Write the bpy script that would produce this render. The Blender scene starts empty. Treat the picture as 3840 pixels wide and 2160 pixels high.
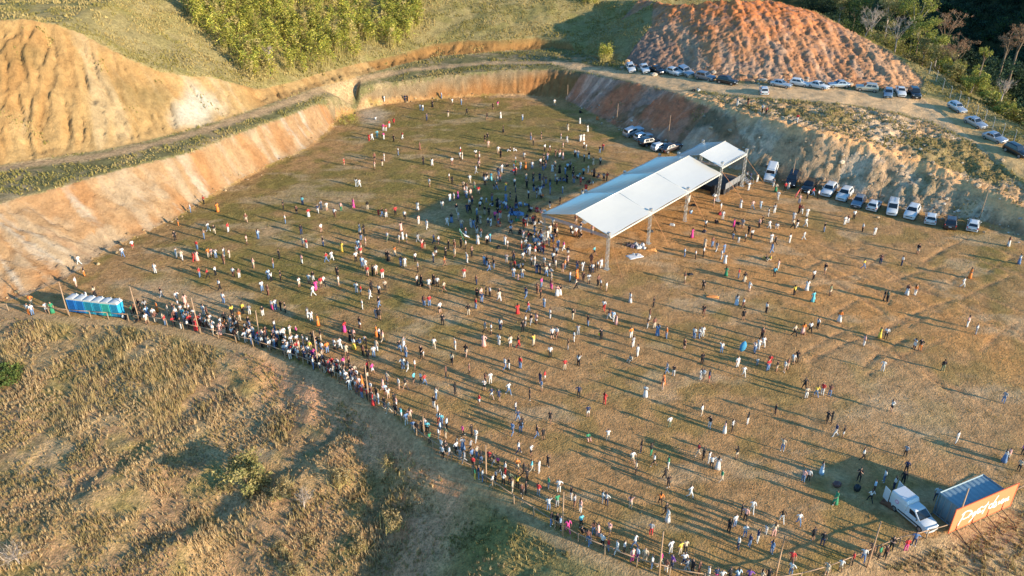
import bpy, bmesh, math, random
import numpy as np
from mathutils import Vector, Matrix, Euler
from mathutils.geometry import delaunay_2d_cdt
R = math.radians
random.seed(7)
RNG = np.random.default_rng(11)
SC = bpy.context.scene
COL = SC.collection

# ------------------------------------------------------------------ camera, sky, sun, exposure
CAM_H, CAM_PITCH, F_PX = 55.0, 29.0, 3000.0            # metres, degrees below the horizon, focal length for a 3840 px wide frame
cd = bpy.data.cameras.new('camera'); cam = bpy.data.objects.new('camera', cd); COL.objects.link(cam)
cd.sensor_width = 36.0; cd.lens = 36.0 * F_PX / 3840.0
cd.clip_start = 0.5; cd.clip_end = 3000
cam.location = (0, 0, CAM_H); cam.rotation_euler = (R(90 - CAM_PITCH), 0, 0)
SC.camera = cam

SUN_EL, SUN_AZ = 13.0, 119.5                           # azimuth clockwise from +Y, towards the sun
w = bpy.data.worlds.new('World'); SC.world = w; w.use_nodes = True
nt = w.node_tree
sky = nt.nodes.new('ShaderNodeTexSky'); sky.sky_type = 'NISHITA'; sky.sun_disc = False
sky.sun_elevation = R(SUN_EL); sky.sun_rotation = R(SUN_AZ)
sky.air_density = 1.0; sky.dust_density = 0.3; sky.ozone_density = 4.0
bgn = nt.nodes['Background']; bgn.inputs['Strength'].default_value = 0.15
tint = nt.nodes.new('ShaderNodeMix'); tint.data_type = 'RGBA'; tint.blend_type = 'MULTIPLY'; tint.inputs[0].default_value = 1.0
tint.inputs[7].default_value = (0.72, 1.0, 1.06, 1); nt.links.new(sky.outputs[0], tint.inputs[6]); nt.links.new(tint.outputs[2], bgn.inputs[0])
ld = bpy.data.lights.new('sun', 'SUN'); sun = bpy.data.objects.new('sun', ld); COL.objects.link(sun)
ld.energy = 4.0; ld.angle = R(0.7); ld.color = (1.0, 0.85, 0.64)
to_sun = Vector((math.sin(R(SUN_AZ)) * math.cos(R(SUN_EL)), math.cos(R(SUN_AZ)) * math.cos(R(SUN_EL)), math.sin(R(SUN_EL))))
sun.rotation_euler = to_sun.to_track_quat('Z', 'Y').to_euler()
SC.view_settings.view_transform = 'Standard'; SC.view_settings.look = 'None'
SC.view_settings.exposure = 1.2; SC.view_settings.gamma = 1.0
SC.cycles.max_bounces = 6; SC.cycles.diffuse_bounces = 3

# ------------------------------------------------------------------ naming helpers
def tag(o, label=None, cat=None, group=None, kind=None):
    if label: o['label'] = label
    if cat: o['category'] = cat
    if group: o['group'] = group
    if kind: o['kind'] = kind
    return o
def empty(name, loc=(0, 0, 0), rz=0.0):
    o = bpy.data.objects.new(name, None); o.empty_display_size = 0.3
    o.location = loc; o.rotation_euler = (0, 0, rz); COL.objects.link(o); return o
def link(name, me, mats=(), parent=None):
    o = bpy.data.objects.new(name, me); COL.objects.link(o)
    for m in (mats if isinstance(mats, (list, tuple)) else [mats]): me.materials.append(m)
    if parent is not None: o.parent = parent
    return o
def copy_tree(o, parent=None):
    c = o.copy(); COL.objects.link(c)
    if parent is not None: c.parent = parent
    for ch in list(o.children): copy_tree(ch, c)
    return c
def mesh_from(name, verts, faces, smooth=False, matidx=None):
    me = bpy.data.meshes.new(name); me.from_pydata([tuple(v) for v in verts], [], [tuple(f) for f in faces])
    if smooth: me.polygons.foreach_set('use_smooth', [True] * len(me.polygons))
    if matidx is not None: me.polygons.foreach_set('material_index', matidx)
    me.update(); return me

class MB:
    """collects shapes into ONE mesh"""
    def __init__(s): s.v = []; s.f = []; s.m = []; s.mi = 0
    def add(s, vs, fs):
        b = len(s.v); s.v += [tuple(v) for v in vs]; s.f += [tuple(i + b for i in f) for f in fs]; s.m += [s.mi] * len(fs)
    def box(s, c, d, rz=0.0, mtx=None):
        vs = [Vector((x * d[0] / 2, y * d[1] / 2, z * d[2] / 2)) for z in (-1, 1) for y in (-1, 1) for x in (-1, 1)]
        M = mtx if mtx else Matrix.Rotation(rz, 3, 'Z')
        s.add([M @ v + Vector(c) for v in vs], [(0, 2, 3, 1), (4, 5, 7, 6), (0, 1, 5, 4), (2, 6, 7, 3), (0, 4, 6, 2), (1, 3, 7, 5)])
    def tube(s, pts, rad, n=6, cap=True):
        pts = [Vector(p) for p in pts]; rads = rad if isinstance(rad, (list, tuple)) else [rad] * len(pts)
        rings = []
        for i, p in enumerate(pts):
            d = (pts[min(i + 1, len(pts) - 1)] - pts[max(i - 1, 0)])
            if d.length < 1e-9: d = Vector((0, 0, 1))
            q = d.normalized().to_track_quat('Z', 'Y')
            rings.append([p + q @ Vector((rads[i] * math.cos(2 * math.pi * k / n), rads[i] * math.sin(2 * math.pi * k / n), 0)) for k in range(n)])
        vs = [v for r in rings for v in r]; fs = []
        for i in range(len(rings) - 1):
            for k in range(n):
                a = i * n + k; b = i * n + (k + 1) % n
                fs.append((a, b, b + n, a + n))
        if cap:
            fs.append(tuple(range(n - 1, -1, -1))); fs.append(tuple((len(rings) - 1) * n + k for k in range(n)))
        s.add(vs, fs)
    def loft(s, rings, cap=True):
        n = len(rings[0]); vs = [v for r in rings for v in r]; fs = []
        for i in range(len(rings) - 1):
            for k in range(n):
                a = i * n + k; b = i * n + (k + 1) % n
                fs.append((a, b, b + n, a + n))
        if cap:
            fs.append(tuple(range(n - 1, -1, -1))); fs.append(tuple((len(rings) - 1) * n + k for k in range(n)))
        s.add(vs, fs)
    def blob(s, c, r, seed=0, jit=0.15, sub=1):
        bm = bmesh.new(); bmesh.ops.create_icosphere(bm, subdivisions=sub, radius=1.0); rr = random.Random(seed)
        vs = []
        for v in bm.verts:
            k = 1 + rr.uniform(-jit, jit); vs.append((c[0] + v.co.x * r[0] * k, c[1] + v.co.y * r[1] * k, c[2] + v.co.z * r[2] * k))
        s.add(vs, [[l.index for l in f.verts] for f in bm.faces]); bm.free()
    def build(s, name, mats, parent=None, smooth=False):
        me = mesh_from(name, s.v, s.f, smooth, s.m if any(s.m) else None)
        bm = bmesh.new(); bm.from_mesh(me); bmesh.ops.recalc_face_normals(bm, faces=bm.faces); bm.to_mesh(me); bm.free()
        return link(name, me, mats, parent)

# ------------------------------------------------------------------ materials
def nodemat(name):
    m = bpy.data.materials.new(name); m.use_nodes = True
    t = m.node_tree; b = t.nodes['Principled BSDF']; return m, t, b
def mixrgb(t, a, b, fac=None, blend='MIX', f=0.5):
    n = t.nodes.new('ShaderNodeMix'); n.data_type = 'RGBA'; n.blend_type = blend; n.inputs[0].default_value = f
    for i, x in ((6, a), (7, b)):
        if isinstance(x, tuple): n.inputs[i].default_value = (*x[:3], 1)
        else: t.links.new(x, n.inputs[i])
    if fac is not None: t.links.new(fac, n.inputs[0])
    return n.outputs[2]
def noise(t, vec, scale, detail=3.0, rough=0.55, dist=0.0):
    n = t.nodes.new('ShaderNodeTexNoise'); n.inputs['Scale'].default_value = scale; n.inputs['Detail'].default_value = detail
    n.inputs['Roughness'].default_value = rough; n.inputs['Distortion'].default_value = dist
    t.links.new(vec, n.inputs['Vector']); return n.outputs['Fac']
def ramp(t, fac, stops):
    n = t.nodes.new('ShaderNodeValToRGB'); cr = n.color_ramp
    while len(cr.elements) < len(stops): cr.elements.new(0.5)
    for e, (p, c) in zip(cr.elements, stops):
        e.position = p; e.color = (*c, 1) if isinstance(c, tuple) else (c, c, c, 1)
    t.links.new(fac, n.inputs[0]); return n.outputs[0]
def plain(name, col, rough=0.7, metal=0.0, var=0.12, scale=6.0, bump=0.0, coat=0.0, spec=0.3):
    m, t, b = nodemat(name)
    tc = t.nodes.new('ShaderNodeTexCoord')
    f = noise(t, tc.outputs['Object'], scale, 4)
    c = mixrgb(t, tuple(x * (1 - var) for x in col), tuple(min(1, x * (1 + var)) for x in col), f)
    t.links.new(c, b.inputs['Base Color'])
    b.inputs['Roughness'].default_value = rough; b.inputs['Metallic'].default_value = metal
    b.inputs['Coat Weight'].default_value = coat; b.inputs['Specular IOR Level'].default_value = spec
    if bump:
        bp = t.nodes.new('ShaderNodeBump'); bp.inputs['Strength'].default_value = bump; bp.inputs['Distance'].default_value = 0.05
        t.links.new(noise(t, tc.outputs['Object'], scale * 3, 3), bp.inputs['Height']); t.links.new(bp.outputs[0], b.inputs['Normal'])
    return m
_cache = {}
def pm(name, *a, **k):
    if name not in _cache: _cache[name] = plain(name, *a, **k)
    return _cache[name]
def vcol_mat(name, rough=0.9, var=0.25, scale=1.5, trans=0.0):
    """colour from the mesh's own colour attribute, broken up by noise; optional thin-leaf translucency"""
    m, t, b = nodemat(name)
    at = t.nodes.new('ShaderNodeVertexColor'); at.layer_name = 'col'
    tc = t.nodes.new('ShaderNodeTexCoord')
    f = ramp(t, noise(t, tc.outputs['Object'], scale, 3), [(0.25, 1 - var), (0.75, 1 + var if var < 1 else 1)])
    c = mixrgb(t, at.outputs['Color'], f, None, 'MULTIPLY', 1.0)
    t.links.new(c, b.inputs['Base Color']); b.inputs['Roughness'].default_value = rough
    b.inputs['Specular IOR Level'].default_value = 0.15
    if trans:
        tr = t.nodes.new('ShaderNodeBsdfTranslucent'); t.links.new(c, tr.inputs['Color'])
        mx = t.nodes.new('ShaderNodeMixShader'); mx.inputs[0].default_value = trans
        t.links.new(b.outputs[0], mx.inputs[1]); t.links.new(tr.outputs[0], mx.inputs[2])
        t.links.new(mx.outputs[0], t.nodes['Material Output'].inputs['Surface'])
    return m

# ------------------------------------------------------------------ pixel of the photograph -> point on the land
CP, SP = math.cos(R(CAM_PITCH)), math.sin(R(CAM_PITCH))
def ray(u, v):
    du = (u - 1920) / F_PX; dv = (1080 - v) / F_PX
    return np.array([du, CP + dv * SP, -SP + dv * CP])
def at_z(u, v, z=0.0):
    d = ray(u, v); k = (z - CAM_H) / d[2]
    return np.array([d[0] * k, d[1] * k, z])
S = 3840 / 2576.0
def q_at(x, y, z=0.0): return at_z(x * S, y * S, z)

# ------------------------------------------------------------------ noise in numpy
_lat = RNG.random((256, 256))
def vnoise(x, y, seed=0):
    x = np.asarray(x, float) + seed * 17.3; y = np.asarray(y, float) + seed * 31.7
    xi = np.floor(x).astype(int); yi = np.floor(y).astype(int); fx = x - xi; fy = y - yi
    fx = fx * fx * (3 - 2 * fx); fy = fy * fy * (3 - 2 * fy)
    g = lambda a, b: _lat[a & 255, b & 255]
    return (g(xi, yi) * (1 - fx) + g(xi + 1, yi) * fx) * (1 - fy) + (g(xi, yi + 1) * (1 - fx) + g(xi + 1, yi + 1) * fx) * fy
def fbm(x, y, o=4, seed=0):
    a = 0.5; s = 0.0; n = 0.0
    for i in range(o):
        s = s + a * vnoise(x * 2 ** i, y * 2 ** i, seed + i * 5); n += a; a *= 0.5
    return s / n

# ------------------------------------------------------------------ land
B0 = [(-40,775),(60,745),(140,715),(200,680),(270,628),(380,580),(450,545),(520,500),(610,450),(690,410),(770,375),(820,335),(850,300),(900,275),(960,262),(1050,252),(1150,245),(1240,240),(1330,240),(1420,250),(1500,290),(1560,325),(1630,350),(1690,378),(1780,405),(1890,440),(1990,458),(2100,478),(2200,502),(2300,530),(2400,545),(2480,560),(2560,590),(2640,625)]
T1 = [(-60,530,8.5),(60,492,8.3),(150,470,8.2),(300,425,8),(400,400,7.8),(480,380,7.5),(600,332,7),(720,290,6.3),(800,258,5.6),(850,243,4.9),(900,226,4.5),(960,212,4.6),(1100,192,5.1),(1250,177,5.7),(1380,172,5.9),(1450,180,6.0),(1520,193,6.4),(1640,217,7),(1750,248,7.5),(1850,280,7.8),(1950,308,8),(2050,332,8),(2180,365,7),(2260,390,6),(2350,422,5),(2430,455,4.2),(2500,490,3.6),(2576,528,3),(2660,565,2.5)]
T2 = [(-60,425,9),(100,402,8.8),(250,380,8.5),(350,360,8.3),(450,335,8),(560,303,7.6),(640,275,7.2),(740,240,6.8),(800,218,6.5),(900,192,6.2),(1000,165,6),(1100,142,6),(1200,135,6),(1300,128,6),(1390,122,6.2),(1450,130,6.8),(1510,150,7.5),(1570,166,8)]
TM = [(1570,166,8),(1620,172,8),(1700,182,8.2),(1780,194,8.4),(1880,205,8.5),(1960,208,8.6),(2050,210,8.6),(2150,216,8.5),(2240,224,8.4),(2310,236,8.2)]
T3 = [(-60,55,27),(60,45,26.5),(140,60,25.5),(205,84,24),(268,118,21.8),(330,150,20),(400,180,18.5),(470,190,16.5),(530,192,15),(590,207,12.2),(650,225,9.2),(740,205,8.3),(800,186,8),(900,160,8),(1000,137,7.7),(1090,110,8.4),(1180,100,8.8),(1260,100,8.8),(1350,93,8.6),(1430,103,8.6)]
FEN = [(-60,778),(90,785),(170,795),(330,808),(430,820),(500,838),(600,862),(656,876),(700,892),(798,930),(900,982),(1000,1052),(1069,1115),(1130,1152),(1224,1216),(1320,1282),(1418,1346),(1500,1384),(1580,1418),(1660,1443),(1750,1462),(1850,1475),(1950,1474),(2050,1455),(2130,1425),(2250,1375),(2400,1335),(2560,1245),(2640,1200)]
PTS = [(0,0,27.5),(300,0,26),(600,0,22),(900,0,17),(1200,0,15),(1400,0,15),(1500,0,15),(1500,60,10.5),(1640,0,17),
 (1850,-2,21),(1960,5,19),(2050,30,17),(2150,80,15),(2250,140,12),(2325,205,8.6),(1700,15,18.5),(1640,65,14.5),(1600,110,11.5),(1575,150,8.6),
 (0,-100,31),(600,-100,27),(1200,-100,22),(1640,-80,18),
 (-60,860,-1),(200,870,-1.2),(500,920,-1.5),(700,960,-1.8),(-60,1000,-2.0),(300,1000,-2.2),(600,1040,-2.8),(0,1200,-3.2),(300,1200,-3.5),(550,1240,-4.8),(0,1400,-4.5),(300,1449,-5.2),(560,1400,-6.4),(-60,1600,-6),(300,1700,-7),(700,1600,-9),
 (840,1030,-1.7),(920,1115,-2.7),(950,1200,-4.0),(970,1300,-5.2),(950,1449,-6.4),(930,1650,-8),(760,1110,-3.1),(800,1220,-4.4),(740,1330,-5.2),(760,1449,-6.2),
 (1185,1290,-2.2),(1260,1400,-1.9),(1450,1440,-.8),(1300,1600,-2.8),(1600,1600,-2),(1180,1449,-3.2),
 (2100,1500,-.6),(2300,1449,-.9),(2500,1400,-.9),(2600,1449,-1.4),(2400,1600,-2.6),(2750,1500,-2)]
cv, ce, cz = [], [], []
def chain(pts, z=None):
    i0 = len(cv)
    for p in pts:
        P = q_at(p[0], p[1], p[2] if z is None else z); cv.append(Vector((P[0], P[1]))); cz.append(P[2])
    for i in range(i0, len(cv) - 1): ce.append((i, i + 1))
    return np.array([[v.x, v.y] for v in cv[i0:]])
def pdist0(p, poly):
    best = 1e9
    for a_, b_ in zip(poly[:-1], poly[1:]):
        d_ = b_ - a_; t_ = min(1, max(0, ((p - a_) @ d_) / (d_ @ d_))); best = min(best, float(np.hypot(*(p - a_ - t_ * d_))))
    return best
_t2 = np.array([q_at(*p)[:2] for p in T2])
for i, (x, y, z0) in enumerate(T3):                     # an even 42 degree face for the upper cut on the left
    if x < 560:
        zz = min((abs((z - 8) - .9 * pdist0(q_at(x, y, z)[:2], _t2)), z) for z in np.arange(max(9, z0 - 6), z0 + 2, .1))
        T3[i] = (x, y, float(zz[1]))
print('cut top', [round(t[2], 1) for t in T3])
wB = chain(B0, 0.0); wT1 = chain(T1); wT2 = chain(T2 + TM[1:]); wT3 = chain(T3); wF = chain(FEN, 0.0)
for p in PTS:
    P = q_at(*p); cv.append(Vector((P[0], P[1]))); cz.append(p[2])
WP = [(-160,60,-2),(-160,90,0),(-150,118,9),(-160,150,27),(-200,250,35),(0,330,26),(60,330,20),(-700,700,60),(-100,700,50),(300,700,45),(-700,-300,-30),(0,-300,-30),(700,-300,-20),(0,6,-16),(-100,6,-14),(-60,22,-9),(60,22,-6),(100,6,-9),(110,45,-1),
 (60,238,8),(85,235,6),(95,230,5),(97,177,8),(97,160,7.6),(97,145,6.6),(98,130,5.2),(98,115,2.6),(96,100,.6),(95,80,0),(96,60,-.5),
 (104,177,6.5),(104,145,5.5),(105,120,1.5),(106,100,-1),(106,70,-2),(108,230,4),
 (125,100,-7),(125,140,-5),(125,180,-5),(125,235,-5),(150,100,-12),(150,150,-12),(150,200,-12),(150,270,-12),(185,60,0),(185,120,-3),(185,200,-3),(185,300,0),(180,360,4),(100,330,2),
 (212,60,18),(215,120,21),(215,200,22),(215,300,26),(320,100,34),(320,300,40),(700,200,40),(700,700,60),(215,0,8)]  # unseen ridge beyond the right edge, added to shade the valley wood
for p in WP: cv.append(Vector((p[0], p[1]))); cz.append(p[2])
ov, oe, of, oV, oE, oF = delaunay_2d_cdt(cv, ce, [], 0, 1e-4)
OV = np.array([[v.x, v.y] for v in ov]); OZ = np.zeros(len(ov)); bad = []
for i, src in enumerate(oV):
    if src: OZ[i] = cz[src[0]]
    else: bad.append(i)
for i in bad:
    d = np.hypot(*(OV - OV[i]).T); d[bad] = 1e9; OZ[i] = OZ[d.argmin()]
if bad: print('terrain: crossing edges', len(bad))
gx = np.concatenate([np.array([-700, -500, -380, -300, -250, -210, -185, -165]), np.arange(-150, 135, 0.36), np.arange(135.5, 235, 2.0), np.array([250, 280, 330, 400, 500, 700.])])
gy = np.concatenate([np.array([-300, -200, -120, -70, -40, -20, -5, 5, 12, 18, 24, 30.]), np.arange(33, 250, 0.36), np.arange(250.5, 350, 1.5), np.array([360, 380, 410, 450, 520, 600, 700.])])
GX, GY = np.meshgrid(gx, gy)
GZ = np.full(GX.shape, np.nan)
for f in of:
    a, b, c = OV[f[0]], OV[f[1]], OV[f[2]]
    i0, i1 = np.searchsorted(gx, [min(a[0], b[0], c[0]) - 1e-6, max(a[0], b[0], c[0]) + 1e-6]); j0, j1 = np.searchsorted(gy, [min(a[1], b[1], c[1]) - 1e-6, max(a[1], b[1], c[1]) + 1e-6])
    if i1 <= i0 or j1 <= j0: continue
    X = GX[j0:j1, i0:i1]; Y = GY[j0:j1, i0:i1]
    den = (b[1] - c[1]) * (a[0] - c[0]) + (c[0] - b[0]) * (a[1] - c[1])
    if abs(den) < 1e-12: continue
    w0 = ((b[1] - c[1]) * (X - c[0]) + (c[0] - b[0]) * (Y - c[1])) / den; w1 = ((c[1] - a[1]) * (X - c[0]) + (a[0] - c[0]) * (Y - c[1])) / den
    w2 = 1 - w0 - w1; ins = (w0 >= -1e-7) & (w1 >= -1e-7) & (w2 >= -1e-7)
    sub = GZ[j0:j1, i0:i1]; sub[ins] = (w0 * OZ[f[0]] + w1 * OZ[f[1]] + w2 * OZ[f[2]])[ins]
GZ = np.where(np.isnan(GZ), -5.0, GZ)
for _ in range(3):                                      # take the edge off the facets
    P = np.pad(GZ, 1, mode='edge'); GZ = (P[:-2, 1:-1] + P[2:, 1:-1] + P[1:-1, :-2] + P[1:-1, 2:] + 2 * GZ) / 6
GBASE = GZ.copy()

def inpoly(X, Y, poly):
    r = np.zeros(X.shape, bool); n = len(poly); j = n - 1
    for i in range(n):
        xi, yi = poly[i]; xj, yj = poly[j]
        c = ((yi > Y) != (yj > Y)) & (X < (xj - xi) * (Y - yi) / (yj - yi + 1e-12) + xi); r ^= c; j = i
    return r
def polydist(X, Y, poly, closed=False):
    """distance to a polyline and the length along it of the nearest point"""
    best = np.full(X.shape, 1e9); along = np.zeros(X.shape); L = 0.0
    n = len(poly)
    for i in range(n if closed else n - 1):
        a = poly[i]; b = poly[(i + 1) % n]; d = b - a; l2 = max(d @ d, 1e-9)
        t = np.clip(((X - a[0]) * d[0] + (Y - a[1]) * d[1]) / l2, 0, 1)
        q = np.hypot(X - a[0] - t * d[0], Y - a[1] - t * d[1]); k = q < best
        best[k] = q[k]; along[k] = (L + t * math.sqrt(l2))[k]; L += math.sqrt(l2)
    return best, along
def height(x, y):
    i = int(np.clip(np.searchsorted(gx, x) - 1, 0, len(gx) - 2)); j = int(np.clip(np.searchsorted(gy, y) - 1, 0, len(gy) - 2))
    fx = (x - gx[i]) / (gx[i + 1] - gx[i]); fy = (y - gy[j]) / (gy[j + 1] - gy[j])
    return float((GZ[j, i] * (1 - fx) + GZ[j, i + 1] * fx) * (1 - fy) + (GZ[j + 1, i] * (1 - fx) + GZ[j + 1, i + 1] * fx) * fy)
def heights(x, y):
    i = np.clip(np.searchsorted(gx, x) - 1, 0, len(gx) - 2); j = np.clip(np.searchsorted(gy, y) - 1, 0, len(gy) - 2)
    fx = (x - gx[i]) / (gx[i + 1] - gx[i]); fy = (y - gy[j]) / (gy[j + 1] - gy[j])
    return (GZ[j, i] * (1 - fx) + GZ[j, i + 1] * fx) * (1 - fy) + (GZ[j + 1, i] * (1 - fx) + GZ[j + 1, i + 1] * fx) * fy
def hit(u, v):
    """where the line of sight through a pixel of the photograph meets the land"""
    d = ray(u, v); k = 30.0
    while k < 600:
        p = d * k
        if CAM_H + p[2] <= height(p[0], p[1]): break
        k += 0.6
    lo, hi = k - 0.6, k
    for _ in range(14):
        mid = (lo + hi) / 2; p = d * mid
        if CAM_H + p[2] <= height(p[0], p[1]): hi = mid
        else: lo = mid
    p = d * hi; return np.array([p[0], p[1], CAM_H + p[2]])
def qhit(x, y): return hit(x * S, y * S)
def wpoly(pts): return [tuple(qhit(*p)[:2]) for p in pts]
# ------------------------------------------------------------------ relief
FIELD = list(map(tuple, wB)) + [(96, 100), (96, 60)] + list(map(tuple, wF[::-1]))
inF = inpoly(GX, GY, FIELD)
dB, aB = polydist(GX, GY, wB); dT1, aT1 = polydist(GX, GY, wT1); dT2, aT2 = polydist(GX, GY, wT2); dT3, aT3 = polydist(GX, GY, wT3); dF, aF = polydist(GX, GY, wF)
bank = inpoly(GX, GY, list(map(tuple, wB)) + list(map(tuple, wT1[::-1])))
bench = inpoly(GX, GY, list(map(tuple, wT1)) + list(map(tuple, wT2[::-1]))) & ~inF
cut = inpoly(GX, GY, list(map(tuple, wT2[:18])) + list(map(tuple, wT3[::-1])))
def bend(q):                                            # length along the field edge of a point of it
    P = q_at(*q, 0); return float(polydist(np.array([P[0]]), np.array([P[1]]), wB)[1][0])
sB = bend((975, 260)); sL, sC, sR, sR2 = bend((830, 310)), bend((1335, 240)), bend((1420, 250)), bend((1700, 380))
MOUND = [tuple(q_at(*p)[:2]) for p in TM] + [tuple(q_at(*p)[:2]) for p in [(2325,205,8.6),(2250,140,12),(2150,80,15),(2050,30,17),(1960,5,19)]] + [(70, 226), (50, 232), (30, 228)] + [tuple(q_at(*p)[:2]) for p in [(1640,0,15),(1640,65,14.5),(1600,110,11.5),(1575,150,8.6)]]
mound = inpoly(GX, GY, MOUND)
SPOIL = wpoly([(1700,235),(1900,250),(2050,258),(2150,268),(2330,305),(2450,365),(2576,470),(2640,530),(2576,560),(2480,556),(2300,528),(2100,474),(1990,452),(1890,436),(1850,300)])
spoil = inpoly(GX, GY, SPOIL)
far = (GY > 255) | (np.abs(GX) > 150)
outside = ~inF & ~bank & ~bench & ~cut & ~mound & (GY < 110)
tb = np.where(bank, np.clip(np.minimum(dB, dT1) / 1.2, 0, 1), 0)
ridged = lambda x, y, o, s: 1 - np.abs(2 * fbm(x, y, o, s) - 1)
warp = 3.0 * (fbm(GX * .12, GY * .12, 3, 3) - .5)
DZ = np.zeros(GX.shape)
DZ += np.where(inF, .16 * (fbm(GX * .9, GY * .9, 3, 1) - .5) + .5 * (fbm(GX * .05, GY * .05, 2, 9) - .5) * np.clip((np.minimum(dB, dF) - 1) / 8, 0, 1), 0)
amp = np.where(aB < sL, .85, np.where(aB < sB, .5, np.where(aB < sR, 1.1, np.where(aB < sR2, .5, .22)))); frq = np.where(aB < sL, .38, np.where(aB < sR, .85, .55))
DZ -= tb * amp * (ridged(aB * frq + .4 * warp, dB * .10, 2, 4) ** 3) * .8 + tb * (aB < sR) * .45 * ridged(aB * 1.3 + .8 * warp, dB * .16, 2, 5) ** 8
DZ += tb * np.where(aB > sR2, .5, .35) * (fbm(GX * .7, GY * .7, 5, 6) - .5)
tc_ = np.where(cut, np.clip(np.minimum(dT2, dT3) / 2.0, 0, 1), 0)
DZ -= tc_ * np.where(aT2 < 75, .6, .7) * ridged(aT2 * np.where(aT2 < 75, .8, .5) - dT2 * .16 + .6 * warp, dT2 * .06, 3, 14) ** 3
DZ -= tc_ * .8 * ridged(aT2 * .6 - dT2 * .30 + warp, dT2 * .07, 2, 17) ** 9
DZ += tc_ * .5 * (fbm(GX * .35, GY * .35, 4, 16) - .5)
dM, aM = polydist(GX, GY, np.array(MOUND), True)
st0 = lambda x: np.clip((x - 45) / 15, 0, 1)
tm = np.where(mound, np.clip(dM / 4, 0, 1), 0)
DZ += tm * (1.2 * (fbm(GX * .16, GY * .12, 4, 21) - .5) + .2 * (ridged(GX * .30 + warp * .5, GY * .13, 5, 22) - .6) + 0.75 * (fbm(GX * 1.0 + warp, GY * .35, 4, 24) - .5) - .35 * st0(GX) * ridged(GX * .62 + .5 * warp, GY * .06, 2, 23) ** 4)
spd, _ = polydist(GX, GY, np.array(SPOIL), True)
ts = np.where(spoil, np.clip(spd / 2.5, 0, 1), 0)
DZ += ts * (.75 * (ridged(GX * .22, GY * .22, 5, 31) - .6) + .5 * (fbm(GX * .9, GY * .9, 3, 32) - .5))
DZ += np.where(bench & ~spoil, .35 * (fbm(GX * .5, GY * .5, 4, 41) - .5) * np.clip(np.minimum(dT1, dT2) / 1.0, .2, 1), 0)
rough = np.where(mound | (spoil & ~inF) | (bank & (aB > sC)), 1.0, np.where(bank | cut, .55, 0)); DZ += rough * (.5 * (fbm(GX * 1.1, GY * 1.1, 2, 71) - .5) + .35 * (RNG.random(GX.shape) - .5))
hill = ~inF & ~bank & ~bench & ~cut & ~mound & ~spoil & ~outside
DZ += np.where(hill, 1.6 * (fbm(GX * .09, GY * .09, 4, 51) - .5) + .4 * (fbm(GX * .5, GY * .5, 3, 52) - .5), 0) * np.clip(np.minimum(dT3, np.hypot(np.maximum(0, 40 - GX), 0) + 3) / 3, 0, 1)
to = np.where(outside, np.clip((dF - .8) / 2.5, 0, 1), 0)
DZ += to * (1.1 * (fbm(GX * .14, GY * .14, 4, 61) - .5) + 0.32 * (ridged(GX * .33 + GY * .2, GY * .45 - GX * .15, 3, 62) - .6) + .30 * (fbm(GX * 1.3, GY * 1.3, 3, 63) - .5))
def step(pts, h, w_):
    P = np.array([tuple(q_at(p[0], p[1], -4)[:2]) for p in pts]); d, a_ = polydist(GX, GY, P); L = a_.max(); sg = np.zeros(GX.shape)
    side = np.zeros(GX.shape); bd = np.full(GX.shape, 1e9)
    for i in range(len(P) - 1):
        e = P[i + 1] - P[i]; t_ = np.clip(((GX - P[i][0]) * e[0] + (GY - P[i][1]) * e[1]) / (e @ e), 0, 1); qd = np.hypot(GX - P[i][0] - t_ * e[0], GY - P[i][1] - t_ * e[1]); c_ = e[0] * (GY - P[i][1]) - e[1] * (GX - P[i][0]); k = qd < bd; bd[k] = qd[k]; side[k] = np.sign(c_)[k]
    f = np.where(side < 0, np.exp(-d / w_) * h * np.clip(d / 2.6, 0, 1) * 1.35, 0); return f * np.clip(np.minimum(a_, L - a_) / 5, 0, 1) * (.6 + .8 * fbm(GX * .2, GY * .2, 3, 66))
DZ += to * (step([(250,1400),(450,1310),(620,1235),(760,1165),(900,1095)], 1.15, 6) + step([(60,1330),(200,1240),(330,1150),(470,1075),(560,1040)], .6, 4) + step([(0,1480),(150,1430),(330,1380)], .5, 4))
GZ = GZ + DZ

# ------------------------------------------------------------------ colours of the land (what it is made of; shade painted into the mound's lower left)
def soft(poly, feather, seed=0, wob=2.0):
    poly = np.array(poly); x0, y0 = poly.min(0) - feather * 3 - wob; x1, y1 = poly.max(0) + feather * 3 + wob
    m = np.zeros(GX.shape); i0, i1 = np.searchsorted(gx, [x0, x1]); j0, j1 = np.searchsorted(gy, [y0, y1])
    X = GX[j0:j1, i0:i1]; Y = GY[j0:j1, i0:i1]
    if X.size == 0: return m
    d, _ = polydist(X, Y, poly, True); d = np.where(inpoly(X, Y, list(map(tuple, poly))), d, -d)
    d = d + wob * 2 * (fbm(X * .25, Y * .25, 4, 70 + seed) - .5)
    m[j0:j1, i0:i1] = np.clip(.5 + d / (2 * feather), 0, 1); return m
def line(pts, width, feather, seed=0, world=False):
    P = np.array(pts if world else wpoly(pts)); d, _ = polydist(GX, GY, P)
    d = d + (fbm(GX * .5, GY * .5, 3, 80 + seed) - .5) * feather
    return np.clip((width / 2 + feather / 2 - d) / feather, 0, 1)
A3 = lambda c: np.array(c)[None, None, :]
def lay(base, c, m): m = np.clip(m, 0, 1)[..., None]; return base * (1 - m) + A3(c) * m
n1 = fbm(GX * .06, GY * .06, 4, 101); n2 = fbm(GX * .3, GY * .3, 4, 102); n3 = fbm(GX * 1.1, GY * 1.1, 3, 103)
st = lambda n, a, b: np.clip((n - a) / (b - a), 0, 1)
C = np.zeros(GX.shape + (3,)) + A3((.42, .31, .145))
C = lay(C, (.36, .28, .11), st(n2, .42, .62)); C = lay(C, (.42, .31, .16), st(n1, .55, .7) * .6)
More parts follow.
